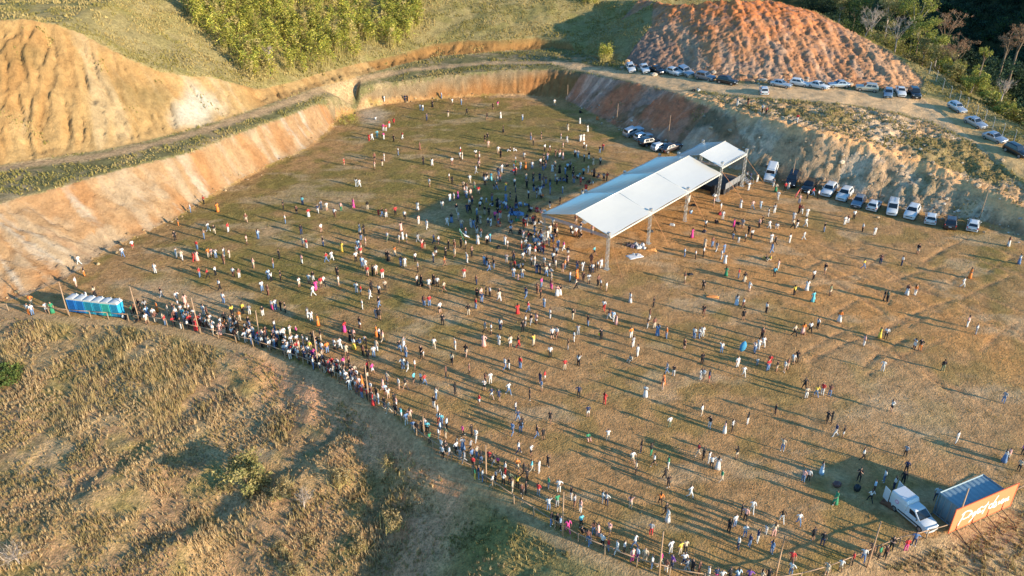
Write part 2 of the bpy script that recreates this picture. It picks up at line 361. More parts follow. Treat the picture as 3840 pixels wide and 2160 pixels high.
GR = np.where(hill, .8, 0.0)                            # how grassy
# the field
Cf = np.zeros(C.shape) + A3((.40, .255, .13))
green = soft(wpoly([(330,650),(480,560),(640,460),(800,360),(920,285),(1150,256),(1380,262),(1500,320),(1480,400),(1300,500),(1100,620),(1050,760),(800,900),(560,740)]), 9, 1, 6)
green2 = soft(wpoly([(1200,1250),(1450,1290),(1700,1380),(2000,1400),(2150,1400),(1950,1449),(1500,1360)]), 4, 2, 3) + .7 * soft(wpoly([(2440,590),(2560,640),(2560,760),(2440,720)]), 4, 3, 3)
Cf = lay(Cf, (.24, .195, .07), np.clip(green * st(n2, .30, .58) * .95 + .55 * st(n2, .5, .66) + .6 * green2, 0, .92))
Cf = lay(Cf, (.165, .16, .05), green * st(n1, .52, .64) * .5)
Cf = lay(Cf, (.50, .28, .12), soft(wpoly([(1370,560),(1530,610),(1700,500),(1830,430),(1950,470),(1980,560),(2130,640),(2360,740),(2600,830),(2600,960),(2330,850),(2080,800),(1850,720),(1600,660),(1400,640)]), 4, 4, 5) * (.45 + .5 * st(n2, .35, .6)))
Cf = lay(Cf, (.47, .37, .25), soft(wpoly([(2150,900),(2450,1000),(2430,1180),(2130,1090)]), 6, 5, 4) * .45 + soft(wpoly([(300,720),(420,690),(640,760),(560,800),(350,760)]), 2, 6, 3) * .6 + soft(wpoly([(1030,545),(1150,500),(1180,540),(1080,580)]), 2, 7, 2) * .5)
Cf = lay(Cf, (.52, .46, .38), soft(wpoly([(905,280),(950,268),(985,285),(950,310),(915,312)]), 1.5, 15, 1.5) * .7)
for tp in ([(2225,310),(2290,375),(2270,480),(2330,650),(2380,800),(2450,1000),(2550,1180)], [(2190,290),(2260,365),(2240,480),(2290,650),(2330,800),(2390,1000)]): Cf = lay(Cf, (.19, .165, .07), line([((2560 + x * .4969) / S, (720 + y * .4969) / S) for x, y in tp], .9, .8, 19) * .6)
Cf = lay(Cf, (.46, .36, .24), st(fbm(GX * .16, GY * .3, 4, 104), .58, .7) * .55)
Cf = lay(Cf, (.16, .12, .06), st(n3, .60, .74) * .45)
C = np.where(inF[..., None], Cf, C); GR = np.where(inF, .13 + .5 * green, GR)
# cut banks
clay = np.zeros(C.shape) + A3((.52, .33, .175))
str_ = fbm(aB * .8 + .5 * warp, dB * .10, 5, 105); str2 = fbm(aB * .22, dB * .12, 3, 106)
left = bank & (aB < sL)
cl = lay(clay, (.50, .25, .105), st(str2, .46, .62) * .75); cl = lay(cl, (.56, .42, .27), st(fbm(aB * .35 + warp, dB * .2, 4, 120), .52, .64) * .8); cl = lay(cl, (.60, .52, .41), st(str_, .57, .70) * .7 * st(n2, .35, .6)); cl = lay(cl, (.40, .24, .14), st(str_, .28, .16) * .7)
C = np.where(left[..., None], cl, C)
bk = lay(np.zeros(C.shape) + A3((.50, .255, .10)), (.46, .22, .085), st(n2, .5, .65) * .8); bk = lay(bk, (.36, .27, .16), st(dT1 + 1.5 * n2, 2.0, .9))
C = np.where((bank & (aB >= sL) & (aB < sR))[..., None], bk, C)
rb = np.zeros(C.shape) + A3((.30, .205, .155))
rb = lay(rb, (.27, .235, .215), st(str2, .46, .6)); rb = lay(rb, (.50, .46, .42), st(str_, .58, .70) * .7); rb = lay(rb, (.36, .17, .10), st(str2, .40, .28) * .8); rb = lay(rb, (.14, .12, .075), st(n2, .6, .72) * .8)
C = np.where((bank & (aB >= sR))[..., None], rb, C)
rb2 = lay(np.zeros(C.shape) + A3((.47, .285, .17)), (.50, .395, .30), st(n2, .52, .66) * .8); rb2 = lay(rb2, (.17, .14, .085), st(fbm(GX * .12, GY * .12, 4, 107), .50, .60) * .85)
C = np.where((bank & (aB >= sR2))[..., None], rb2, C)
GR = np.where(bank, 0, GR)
# upper cut
up = np.zeros(C.shape) + A3((.56, .365, .17))
su = fbm(aT2 * .25 - dT2 * .13 + .4 * warp, dT2 * .06, 4, 108)
up = lay(up, (.52, .28, .11), st(n1, .54, .66) * .35 + .45 * st(su, .58, .7)); up = lay(up, (.60, .46, .29), st(su, .42, .30) * .6)
up = lay(up, (.68, .62, .52), soft(wpoly([(480,205),(540,250),(560,285),(450,315),(440,290)]), 1.5, 8, 2.5) * .95)
up = lay(up, (.24, .19, .085), soft(wpoly([(330,190),(400,230),(430,260),(330,250),(290,215)]), 2, 9, 3) * .55 + soft(wpoly([(-40,135),(60,140),(90,165),(-40,180)]), 2, 10, 3) * .6)
up = np.where((aT2 > 95)[..., None], lay(np.zeros(C.shape) + A3((.50, .28, .125)), (.42, .30, .15), st(dT3 + n2, 1.6, .6)), up)
C = np.where(cut[..., None], up, C); GR = np.where(cut, 0, GR)
# shelf with its track
sh = lay(np.zeros(C.shape) + A3((.35, .255, .135)), (.185, .165, .07), st(n2, .40, .56) * .9); sh = lay(sh, (.13, .12, .05), st(n3, .55, .7) * .7)
C = np.where(bench[..., None], sh, C); GR = np.where(bench, .7, GR)
trk = line([(-60,430),(100,410),(250,392),(350,372),(450,347),(560,315),(640,287),(740,252),(800,230),(900,203),(1000,182),(1100,170),(1250,158),(1400,156),(1500,172),(1640,205)], 2.6, 1.4, 1)
C = lay(C, (.54, .34, .18), trk * bench * .9)
edge = line([(1400,160),(1500,178),(1600,200),(1700,225),(1800,258),(1900,293),(2000,318),(2100,341),(2200,372),(2300,405),(2400,447),(2500,497),(2620,560)], 2.6, 1.6, 2)
# upper car road, spoil, mound
road = soft(wpoly([(1565,178),(1700,192),(1780,204),(1880,215),(2050,219),(2240,232),(2310,245),(2345,245),(2400,262),(2500,335),(2600,400),(2640,500),(2560,440),(2450,358),(2330,300),(2150,264),(2050,256),(1880,243),(1700,220),(1600,205)]), 1.2, 11, 1.2)
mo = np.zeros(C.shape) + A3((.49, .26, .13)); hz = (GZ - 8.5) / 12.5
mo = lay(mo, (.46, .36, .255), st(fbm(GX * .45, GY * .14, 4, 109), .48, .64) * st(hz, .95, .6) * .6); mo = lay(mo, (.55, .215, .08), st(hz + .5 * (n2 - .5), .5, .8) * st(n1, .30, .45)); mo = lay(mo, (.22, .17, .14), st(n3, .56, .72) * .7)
mo = lay(mo, (.21, .175, .15), st(GX + 10 * n2, 50, 40) * st(hz, .55, .2) * .85); mo = lay(mo, (.58, .36, .19), st(GX - .4 * (GZ - 8) + 6 * n2, 80, 92) * .85)  # lower left darkened to paint its shade; right flank orange tan
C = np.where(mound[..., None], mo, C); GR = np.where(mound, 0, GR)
sp = lay(np.zeros(C.shape) + A3((.50, .355, .22)), (.58, .48, .36), st(n2, .5, .62) * .8); sp = lay(sp, (.24, .19, .12), st(n3, .54, .68) * .8); sp = lay(sp, (.22, .19, .08), st(n1, .53, .6) * .75)
C = np.where((spoil & ~inF)[..., None], sp, C); GR = np.where(spoil, .15, GR)
C = lay(C, (.57, .43, .28), road * ~bank); C = lay(C, (.62, .46, .30), edge * ~inF * .95); GR = GR * (1 - road) * (1 - .8 * edge)
# below the fence
fo = lay(np.zeros(C.shape) + A3((.44, .30, .16)), (.27, .22, .085), st(n2, .42, .58) * .85); fo = lay(fo, (.38, .235, .14), st(fbm(GX * .2, GY * .2, 4, 110), .52, .62) * .8); fo = lay(fo, (.46, .33, .2), st(fbm(GX * .15, GY * .1, 4, 111), .58, .68) * .7)
fo = lay(fo, (.66, .34, .20), line([(700,905),(900,1010),(990,1090),(1060,1150),(1120,1200),(1150,1270),(1080,1350),(1020,1449),(990,1500)], 6.5, 5, 3) * .9)
fo = lay(fo, (.28, .24, .085), soft(wpoly([(1190,1260),(1320,1300),(1450,1370),(1560,1440),(1480,1500),(1240,1500),(1130,1449)]), 2, 12, 2) * .75)
fo = lay(fo, (.42, .29, .17), np.clip(1.8 - dF, 0, 1) * .8)
C = np.where(outside[..., None], fo, C); GR = np.where(outside, .9 - .5 * np.clip(1.8 - dF, 0, 1), GR)
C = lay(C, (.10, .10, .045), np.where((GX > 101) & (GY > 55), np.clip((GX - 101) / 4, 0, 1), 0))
# wheel ruts and the dig marks on the right of the field
ruts = np.zeros(GX.shape)
for k in range(40):
    p = qhit(2060 + random.uniform(0, 480), 620 + random.uniform(0, 330)); a = random.choice([-1.05, -.95, .55, .7]) + random.uniform(-.15, .15); l = random.uniform(3, 9)
    ruts = np.maximum(ruts, line([(p[0] - math.cos(a) * l, p[1] - math.sin(a) * l), (p[0], p[1] + .4), (p[0] + math.cos(a) * l, p[1] + math.sin(a) * l)], .35, .6, k, True))
GZ = GZ - np.where(inF, .16 * ruts, 0); C = lay(C, (.60, .37, .20), np.clip(ruts * 1.4, 0, 1) * inF * .45); C = lay(C, (.24, .15, .085), np.clip(ruts * 2 - 1, 0, 1) * inF * .75)
C = C * (1 + .22 * (n3 - .5))[..., None]
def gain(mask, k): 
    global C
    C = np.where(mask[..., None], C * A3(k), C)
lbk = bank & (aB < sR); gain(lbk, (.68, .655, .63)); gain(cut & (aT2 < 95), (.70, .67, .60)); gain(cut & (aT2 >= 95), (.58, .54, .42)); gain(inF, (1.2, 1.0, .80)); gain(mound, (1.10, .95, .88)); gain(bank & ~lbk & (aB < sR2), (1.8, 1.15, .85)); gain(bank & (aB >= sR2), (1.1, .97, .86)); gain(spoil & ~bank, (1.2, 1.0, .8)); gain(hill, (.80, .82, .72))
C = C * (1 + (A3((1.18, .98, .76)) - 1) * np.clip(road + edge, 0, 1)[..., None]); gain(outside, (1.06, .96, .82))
ny, nx = GX.shape
me = bpy.data.meshes.new('ground')
V = np.stack([GX, GY, GZ], -1).reshape(-1, 3)
idx = (np.arange(ny - 1)[:, None] * nx + np.arange(nx - 1)[None, :]).reshape(-1)
Fq = np.stack([idx, idx + 1, idx + nx + 1, idx + nx], -1)
me.vertices.add(len(V)); me.vertices.foreach_set('co', V.astype(np.float32).ravel())
me.loops.add(Fq.size); me.loops.foreach_set('vertex_index', Fq.astype(np.int32).ravel())
me.polygons.add(len(Fq)); me.polygons.foreach_set('loop_start', (np.arange(len(Fq)) * 4).astype(np.int32)); me.polygons.foreach_set('loop_total', np.full(len(Fq), 4, np.int32))
me.polygons.foreach_set('use_smooth', np.ones(len(Fq), bool)); me.update(calc_edges=True)
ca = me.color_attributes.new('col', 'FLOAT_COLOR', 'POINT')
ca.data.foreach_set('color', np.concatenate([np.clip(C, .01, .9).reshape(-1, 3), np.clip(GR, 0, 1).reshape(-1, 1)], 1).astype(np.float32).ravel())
m, t, b = nodemat('earth_and_dry_grass')
at = t.nodes.new('ShaderNodeVertexColor'); at.layer_name = 'col'
tc = t.nodes.new('ShaderNodeTexCoord'); oc = tc.outputs['Object']
nf = noise(t, oc, 2.2, 5, .65); nm = noise(t, oc, .55, 4, .6); ng = noise(t, oc, 5.5, 3, .6)
sf = t.nodes.new('ShaderNodeMath'); sf.operation = 'MULTIPLY_ADD'; sf.use_clamp = True; t.links.new(at.outputs['Alpha'], sf.inputs[0]); sf.inputs[1].default_value = 2.2; sf.inputs[2].default_value = .30
c = mixrgb(t, at.outputs['Color'], ramp(t, nf, [(.28, .62), (.5, 1.0), (.74, 1.35)]), sf.outputs[0], 'MULTIPLY', 1.0)
c = mixrgb(t, c, ramp(t, nm, [(.3, .8), (.7, 1.18)]), None, 'MULTIPLY', 1.0)
gm = t.nodes.new('ShaderNodeMath'); gm.operation = 'MULTIPLY'; t.links.new(ramp(t, ng, [(.50, 0.0), (.62, 1.0)]), gm.inputs[0]); t.links.new(at.outputs['Alpha'], gm.inputs[1])
gm2 = t.nodes.new('ShaderNodeMath'); gm2.operation = 'MULTIPLY'; t.links.new(gm.outputs[0], gm2.inputs[0]); gm2.inputs[1].default_value = .65
c = mixrgb(t, c, (.15, .13, .05), gm2.outputs[0])
t.links.new(c, b.inputs['Base Color']); b.inputs['Roughness'].default_value = 1.0; b.inputs['Specular IOR Level'].default_value = 0.05
bp = t.nodes.new('ShaderNodeBump'); bp.inputs['Strength'].default_value = .9; bp.inputs['Distance'].default_value = .16
ad = t.nodes.new('ShaderNodeMath'); ad.operation = 'ADD'; t.links.new(nf, ad.inputs[0]); t.links.new(ng, ad.inputs[1])
t.links.new(ad.outputs[0], bp.inputs['Height']); t.links.new(bp.outputs[0], b.inputs['Normal'])
g = link('ground', me, m); tag(g, kind='structure')
PEOPLE = {
(1280,0,.4969): "326,770ww 480,765nn 500,765kk 597,835wb 616,838wb 688,808kK 756,745wb 838,790wes 905,793wb 916,793kb 1145,826mks 1180,810pes 645,910nn 807,883ke 947,865kk 960,868we 1100,900kks 1202,893wW 1218,888wes 1367,910wbh 1378,905ceb 258,905wat 1608,797we 1800,855kkt 1930,900oOt 1800,935wW 1708,985eE 1858,995wW 1872,997kW 363,965rw 397,940rrs 338,990rw 318,990pw 322,1052pw 272,1040tt 233,1060ww 210,1065rr 195,1070cC 397,1070kk 462,1050rw 473,1050kk 1222,998kK 592,1130mM 430,1172wb 252,1215mks 325,1215ww 252,1278ces 268,1278wes 310,1255ke 322,1255wes 22,1250rrs 620,1245kk 685,1250wW 115,1410ww 138,1412ww 665,1410wes",
(1640,480,.24845): "1000,60eK 715,205kks 757,180kk 770,300ces 782,310ce 350,390wrs 342,480wes 378,475ew 580,435wks 635,460mw 222,565wms 630,545mes 627,610ces 585,690wa 920,390wes 955,450kk 1100,350kwt 1152,350wwt 1180,535wg 1310,480wes 1410,180ib 1448,262ikh 1570,170kms 1598,178wms 1865,178cw 1955,220aw 2160,205wW 2205,195wW 2210,310wk 2245,345we 2450,380kb 2497,345rn 1620,358wk 1695,358wm 1780,440mms 1845,445mw 1895,330ces 1895,475cC 1658,490cb 1555,580wms 1605,500kks 2075,440wk 2118,455al 2215,505wk 2285,470kw 2315,465mws 2458,555wk 2352,560eE 1255,625wb 1330,620oOa 1430,620wb 1735,660wW 1772,625eks 1845,680kK 1965,640lk 2005,635ak 2205,715tk 2275,680ww 2330,710wkc 2365,735mK 1595,645kb 1632,610mb 1930,700lb 2050,690kk 1955,830kk 1780,805wb 1805,850ek 1860,800nbt 1900,800nbt 2060,835mb 2160,860rrs 2145,750tmc 1700,890kb 1545,800nn 1340,805ebs 1165,880wk 1180,970en 1350,910kka 1455,960kb 1530,930nnt 1550,1010wW 1430,970nbc 1500,1060aa 1375,1065wk 895,935kb 855,925kac 1030,950yb 975,668wW 560,920eg 395,925ek 440,950mw 490,835we 180,800wms 225,845kk 705,800kb 750,800kw 810,795tT 620,1000res 250,1100wes 310,1065pV 190,1110wl 440,1060wb 410,1010ces 500,1040ces 525,1150mn 665,1160wk 740,1135wbc 825,1100mb 645,1230wks 485,1200we 450,1280nn 490,1280kk 290,1280ke 75,1230wes 595,1320wb 715,1310ke 778,1320kk 870,1390pn 912,1330kns 1035,1115bB 1100,1080kns 1190,1125kK 905,1190kK 930,1140aat 945,1250nbs 835,1180nwt 1030,1200vpt 1100,1290kb 1320,1180lbt 1250,1170lbt 1590,1050okt 1700,1000bb 1728,1010lk 1890,985wb 2240,970rrs 2190,990wwt 1695,1210kw 1725,1210mr 1850,1150kk 1380,1270kk 1415,1250wkt 1500,1250rRt 1130,1330nn 2510,800ak 2300,830mkt 2350,850wet 2440,740mnt 2555,800rk",
(1640,760,.24845): "148,348ww 215,300kB 320,270wes 365,390eb 505,380ew 545,385bb 645,320eE 605,330kk 765,350wns 808,360ww 910,350oOt 945,340rrt 1108,470lk 1140,490rr 1250,460kkt 1300,540cw 1320,350wr 1300,290wkc 1470,310mm 1530,320kwt 1400,130wkt 1500,150rrt 1560,160cct 1185,290ggt 1700,480ww 1775,510kks 1665,540wW 1745,370wes 1800,370mmt 2090,320mes 2335,480ces 425,510mb 598,470kw 655,520mw 610,625wW 750,630wk 800,590tb 1020,640ww 1060,705wes 1270,690wr 1390,790wa 1475,780rws 1600,770rn 1755,760mk 1820,700bb 1905,725pw 2365,800tks 20,635wns 170,700kk 260,690kms 360,670kk 430,700wk 125,810kk 260,825ees 450,910wwa 520,810mk 500,790ces 110,960oms 710,940lb 745,950kb 780,1030kb 850,990kba 1045,910aa 1150,875kn 1290,890wes 1420,950wk 1470,950ww 1800,820wks 1745,900wk 1970,800kws 1785,990wes 1690,1040wks 1640,1110eb 1615,960wes 1550,1075kn 1500,1065nb 1110,1020kk 1165,1010rk 1290,1000wkc 1240,980aat 1150,1130wb 1220,1165cCc 1280,1140eb 1890,1050mms 1925,1005ob 1970,930ccs 2110,1010nb 2195,1030ww 2320,930mm 2300,1085kk 2340,1060wn 2380,1050kk 2418,1020wks 2470,995ww 2000,1190wb 2105,1140oO 2200,1190mm 2285,1225wes 2090,1300ek 2425,1250mk 2465,1300wks 2550,1340wes 1570,1280pb 1720,1205ea 1720,1305mp 1850,1395kW 1805,1410cW 1335,1440nb 1560,1440mk 1510,1370mms 600,1440kk 660,1449cb 735,1410kk 795,1420wk 935,1449kw 405,1135rw 590,1240mn 100,1350ems",
(1200,760,.24845): "20,100aa 105,120wes 225,220wms 320,125cg 505,75pP 720,105ke 885,190rrc 940,215kb 1000,220mw 1140,190rk 1280,250wk 1475,115wW 1490,325cw 1615,400ww 20,450wms 600,445aW 665,465kk 695,500ww 620,570kb 1020,580wd 1195,610wes 1250,555wW 1310,605wes 1225,425cC 1480,600aa 1540,690cr 1580,690mec 1720,610bn 1750,800kws 50,655kb 335,740yY 100,900rb 180,875ww 575,700lb 690,655ces 620,730mes 545,890wk 560,800wes 620,810res 690,1000wws 640,970lb 720,1110res 800,1100kk 850,1090wes 945,1145rw 265,1115kk 285,1250wes 1130,800oe 1000,860kk 1035,880kK 1225,960nb 1285,970ww 1440,890wk 1480,1050ak 1710,900wn 1470,1250wk 1530,1255kK 1645,1300wws 1720,1235kK 1775,1270wk 60,1260wk 20,1280res 555,1360ww 620,1390rws 780,1340kk 895,1390wk 910,1420vn 985,1320ek 760,1449ww",
(0,720,.4969): "1540,90rk 1440,155wb 1645,150oO 1348,255ko 1860,230mes 1325,365kk 1575,300ww 1620,315ke 1725,305rw 1950,355lb 1865,395ces 2140,130kk 2285,100tn 2240,165mks 2330,188rW 2400,160nw 2470,140ace 2530,190wes 2155,240wb 2275,320kn 2420,300kw 2290,415eas 2315,425rw 2437,410nb 1543,355ibh 1490,435rb 1578,495oe 1603,495ces 1632,500wb 1692,545mms 1695,490ww 1735,500ce 1335,497ww 1375,515ew 1465,525rr 1490,520cC 930,490wb 1005,430wrs 1175,615ww 600,550ww 640,635ko 580,720wes 650,785wwt 720,790eK 1510,645rb 1570,650rk 1630,630wk 1765,640wm 1808,650mw 1915,575ces 2065,575mb 2110,505kk 2280,540cw 2120,665kk 2050,675wk 2030,660lb 1660,740wk 1980,750wb 2025,780mm 2260,720wes 2335,690wes 2365,670kw 2385,740pP 2365,785ww 2440,710mw 1220,795ka 1340,830wes 1400,850cC 1690,840wb 220,925wo 250,930wb 240,855oe 355,910wws 400,915gG",
(440,1080,.24845): "90,470wkt 150,480kkt 230,420gk 270,400mk 340,330kk 380,450kk 430,330ak 460,440lb 560,470wc 610,360oO 350,490kkt 450,540wes 585,520me 690,480eec 730,560rb 860,585rk 885,430wk 930,330wes 975,400ww 1045,400ek 1090,380wk 1000,460tb 965,615kw 1030,540wb 1075,625wk 1130,550ww 1080,500bb 1310,410ww 1365,450mk 1190,640rR 1240,570rm 1300,590ekc 1350,600wm 1410,550ww 1400,610ees 1450,700we 1500,690ket 1560,700cC 1625,520kk 1625,640oe 1670,670kk 1720,590ww 1760,480kk 1790,600kws 1700,680dks 1850,500oe 1740,420yk 1900,390yk 2000,400aw 2200,420kw 1790,770mm 1840,790ee 1945,820wa 1980,680kk 1930,640wkc 2020,720lb 2060,750wb 2110,840nb 2150,800rb 2200,800we 2250,740mes 2290,900ew 2350,850kk 2410,900mk 2480,790wk 2520,750ww 2380,640wb 2340,330wp 2395,330wb 2470,340kk 2540,370kk 2430,930nk 2520,980kk",
(960,1200,.24845): "520,240we 430,260we 615,250pk 860,320kk 905,330kkt 980,310ke 440,500kb 500,470lkc 540,390ww 600,500wk 630,380wm 655,470ces 720,390aw 780,400wk 820,490yd 790,560we 740,600nn 870,600pv 800,660ea 920,470wl 960,660ek 1000,500wbs 1080,500ob 1190,440wws 1270,440ww 1365,540ees 1480,440wY 1430,320kK 1480,300ces 1575,350nbt 1640,350wkc 1620,540mk 1670,420kk 1695,610kk 1780,560wb 1825,470ew 980,640mb 1050,740mr 1105,810mr 1150,740rk 1190,800ak 1250,800rn 1330,720pes 1410,690mk 1340,900wb 1430,880gk 1530,920wk 1420,760kac 1600,980oO 1470,1010wk 1530,1070mk 1600,1120bb 1660,1060kkc 1690,790rk 1690,950ek 1760,820pws 1700,1180wk 1770,1280rR 1740,1100wk 1850,1260wb 1920,1040cC 1955,1140lm 2000,1190wes 1985,960eas 2160,1050wes 2260,1050kes 2385,960tks 2490,960wk 2545,980rb 2400,760wms 2220,740wb 2290,770aw 2170,470kb 2230,420aW 2265,560ab 2495,560kk 2530,570wesc 1940,1330kn 2010,1400ee 2110,1440kk 2120,1330cw 2090,1280kk 1820,240oO 1860,290wk 1915,330ce 1570,120kws 1340,180rP 940,80oO",
(1440,1500,.24845): "265,290tws 340,370bw 395,310ces 440,480ba 500,510kk 570,480kk 625,470wk 660,500tk 690,650gk 810,230wws 830,360wr 870,390tb 850,510lns 950,450lk 930,580de 1190,550pk 1325,540kk 1390,620ww 825,590we 830,620ces 870,780wa 890,880wk 930,800kk 990,890wcs 1090,800wk 1110,730ew 1190,750wB 1310,790aks 1150,910aa 1215,950aa 1330,920bk 1345,1030rk 1400,880eb 1465,950kb 1590,940rms 1660,1000ka 1720,990pkc 1375,1200gy 1430,1190nb 1490,1230wb 1640,1310we 1690,1230ak 1800,1290wk 1750,1120kac 1830,1120wr 1900,1270dn 1940,1400ee 2010,1330yka 2010,1080oes 2110,1140kk 2160,1240kka 2230,1090te 2340,1100ww 2470,1010kk 2480,1340ga 2330,1449ra 2080,1449mk 2140,1420kk 1985,190wn 2020,330nb 2080,430kb 2060,490kb 1940,530bb 2305,570kb 2400,600kks 2505,340kks 2030,810wn 2220,850wks",
(1280,1440,.4969): "1040,160rws 860,80kk 1080,50wks 1135,115nws 1188,125nns 1262,80wb 1420,120kk 1510,55bes 1790,105nk 1985,155rr 2293,100wW 2425,35mes 2475,330wd 2010,430weh 1860,412gct 1860,250nws 700,180kw 715,115wb 2260,515kn 2335,545kgu 2358,620wks 2195,600wes 2222,675ek 2465,640gw 2440,725kk 2465,780kk 1970,900wa 2000,915wn 2180,940cea 2405,915ok 2445,1000kk 2462,1040wW 2335,1140ar 1640,820ww",
(1940,1800,.24845): "470,460wba 600,410ga 810,300kw 860,420ams 950,490cw 1290,350lw 1350,390wn 510,690kb 600,700kk 650,750lk 760,790pp 960,710tk 970,810kkt 1060,960mb 1100,990bbc 1150,820mb 1220,830cC 1250,880akt 1280,1020wk 1370,1070rb 1385,830ces 1500,1120ww 1610,1110wk 1770,1030wb 1730,1240cp 1810,1220lv 1920,1240ee 2030,1330wb 2160,1290pe 2240,1390mw 2330,1330vn 2310,1110ww 2450,1130ye 2530,1100ek 2510,1310wn 2560,1390aa",
(2560,0,.4969): "90,690kkt 115,690wwt 410,800aw 490,795km 600,850wk 628,865rk 860,925rw 560,1375ew 510,1360nn 480,1360wk 495,1440ww 680,1410aw 700,1447eG 770,1440rk 795,1430ww",
(2560,720,.4969): "45,80ew 715,60ww 940,50wk 980,30rb 1020,50wk 878,85cb 875,160rk 895,165mw 435,120wW 525,130cw 585,125wl 690,160aw 285,145wes 233,105ces 60,165lbt 300,210ww 645,185ww 830,275ek 862,268kw 835,220ww 925,265ww 935,190ww 1065,300kb 1220,250ww 1245,235mw 1290,205wk 1355,300wk 1445,328ww 575,270ck 600,240kk 385,265pP 388,310kk 450,275aes 650,280ww 710,270wet 170,275wk 250,240kkt 70,345pP 378,355lbc 470,375wk 495,320kk 520,350wks 420,385wwc 805,385ww 912,362ww 665,385ww 695,400kk 670,460bb 660,515yet 630,512kyt 165,415eE 222,415mb 253,450aw 310,460bb 155,490wk 95,505wk 12,490lb 318,540wW 290,510ww 1770,468kes 2455,410mW 2535,545wB 1490,540mn 1362,580yb 1650,555wn 1070,615kes 985,660wk 2165,650oO 2110,720ww 1690,778mW 1750,780ow 1515,820kk 1540,828dk 1110,780des 935,745wW 840,780yk 980,830tT 325,635gG 420,650rb 465,680kE 500,750wws 690,640tks 720,580cw 153,740kk 405,855aL 455,875wms 455,965kks 628,912wk 155,930km 15,685mes 1180,980oW 1485,1100yY 1530,1108wk 1365,1160cw 1745,1185wws 1785,1198ko 2145,1020cw 2210,1075wa 840,1085ek 905,1070oC 958,1060wk 1015,1030wk 605,1170ww 595,1110mk 85,1105wb 122,1105wb 148,1095ww 10,1185mks 290,1215wba 540,1215wb 568,1190ww 410,1325ww 458,1395ww 560,1310wac 640,1350rb 655,1310rk 707,1355kes 765,1360wes 790,1340mes 830,1300wes 858,1285kk 145,1295kk 1505,1355ww 1960,1350kd 135,1420ww 155,1425wes 195,1435nrs",
(2560,1440,.4969): "930,110ew 915,45kk 1005,95yb 1050,85rw 1105,95mb 140,245we 200,335kw 315,370cW 370,360wk 487,305kw 695,235kk 1085,292kk 1118,300kk 1150,395nw 1208,405kws 1570,210wks 2415,145ab 2060,450ww 750,505eba 1355,575wk 1675,550ak 1680,670nk 2420,590wB 2450,580ces 2530,660ek 2560,540vk 115,540re 155,570kk 195,600ww 215,640wka 262,645aW 405,565kes 290,740ge 55,860ww 1045,680aL 905,740cb 945,735wk 1325,735kkh 1515,740wb 1590,795wn 1655,760kk 1410,890wk 1440,820lk 1150,905gG 1905,880wn 345,1120kk 390,1080wb 440,1000kk 470,1035ck 520,975ww 465,1160wb 415,1250wn 500,1230nb 560,1200nwa 625,1135wwc 685,1150ec 745,1045kw 870,1065wb 980,1180kks 1050,1220kn 668,1280bb 815,1365rm 810,1447wb 1185,1415wes 1275,1365rk 1355,1340wb 1475,1320gk 1520,1320mk 1570,1255kk 1680,1260rp 1740,1220bn 1080,1449ees 1415,1300mm 20,1290ye 15,1370wn 35,1410wa 70,1430kk 120,1440mm 190,1480ww 250,1490np 290,1500ww 350,1490kk 410,1490lb 495,1500vk 590,1500ee 640,1500kk"
,
(1280,720,.4969): "625,860mb 665,860rb 745,910wks 765,1005kk 960,930ke 1015,880rb 1060,835nb 1190,825ew 1330,920rR 1410,905rb 1575,955ww 1530,870wb 1745,965ke 1980,895wr 2180,835wW 2195,830ww 2355,865kk 2310,1030kw 2360,1030me 2385,1085bB 2450,1105ob 2325,965mw 2050,975lw 2075,1000cC 2020,960mw 1200,1040wn 1130,1075wes 1085,1055aes 1370,1055kk 1390,1010wa 1430,1000ka 1470,995cws 285,960kks 265,955aa 285,870kb 135,1030mes 160,885ww 860,1190wwa 1075,1165cC 1190,1155ww 1275,1170ews 1335,1170kr 1450,1160yea 1590,1110wks 1625,1105wms 1755,1130ww 1785,1080aa 1710,1190ka 1960,1115kk 2185,1100ow 2200,1170aw 2235,1240ww 2455,1375ab 2505,1390kw 2430,1449oO 835,1300ek 940,1240kes 965,1380mk 790,1400mk 1235,1340wb 1265,1340kw 1350,1330rb 1685,1345re 1790,1310wka 1535,1430rws 1500,1449nn 2185,1275eet 1125,1449ww 1085,1449mk 2575,1190kk 1575,1250wk 700,1180we 1860,1010kb",
(3,720,.4969): "2318,950aw 2345,975ww 2140,900ww 2160,905kk"
}
# ------------------------------------------------------------------ people
PAL = dict(w=(.64,.62,.58), k=(.022,.021,.024), r=(.55,.045,.045), b=(.13,.21,.36), n=(.03,.045,.10), p=(.68,.07,.26), o=(.78,.22,.05), y=(.75,.52,.09), g=(.045,.24,.12), t=(.12,.44,.50), e=(.52,.42,.30), a=(.30,.30,.31), m=(.20,.085,.06), v=(.20,.08,.30), l=(.45,.60,.72), c=(.74,.40,.33), d=(.16,.18,.11), i=(.50,.31,.21))
WORD = dict(w='white', k='black', r='red', b='blue', n='navy', p='pink', o='orange', y='yellow', g='green', t='turquoise', e='beige', a='grey', m='brown', v='purple', l='pale blue', c='coral', d='olive', i='tan')
SKIN = [(.42,.25,.17), (.30,.165,.105), (.17,.09,.06), (.50,.31,.22)]
HAIR = [(.018,.014,.012), (.05,.03,.02), (.12,.07,.035)]
cloth = {k: pm('cloth_' + WORD[k].replace(' ', '_'), v, .85, 0, .10, 14) for k, v in PAL.items()}
skinm = [pm('skin', c, .6, 0, .06, 9) if i == 0 else plain('skin', c, .6, 0, .06, 9) for i, c in enumerate(SKIN)]
hairm = [plain('hair', c, .6, 0, .2, 20) for c in HAIR]
shoem = [plain('shoe_leather', (.05,.045,.04), .6), plain('shoe_canvas', (.6,.57,.52), .7)]
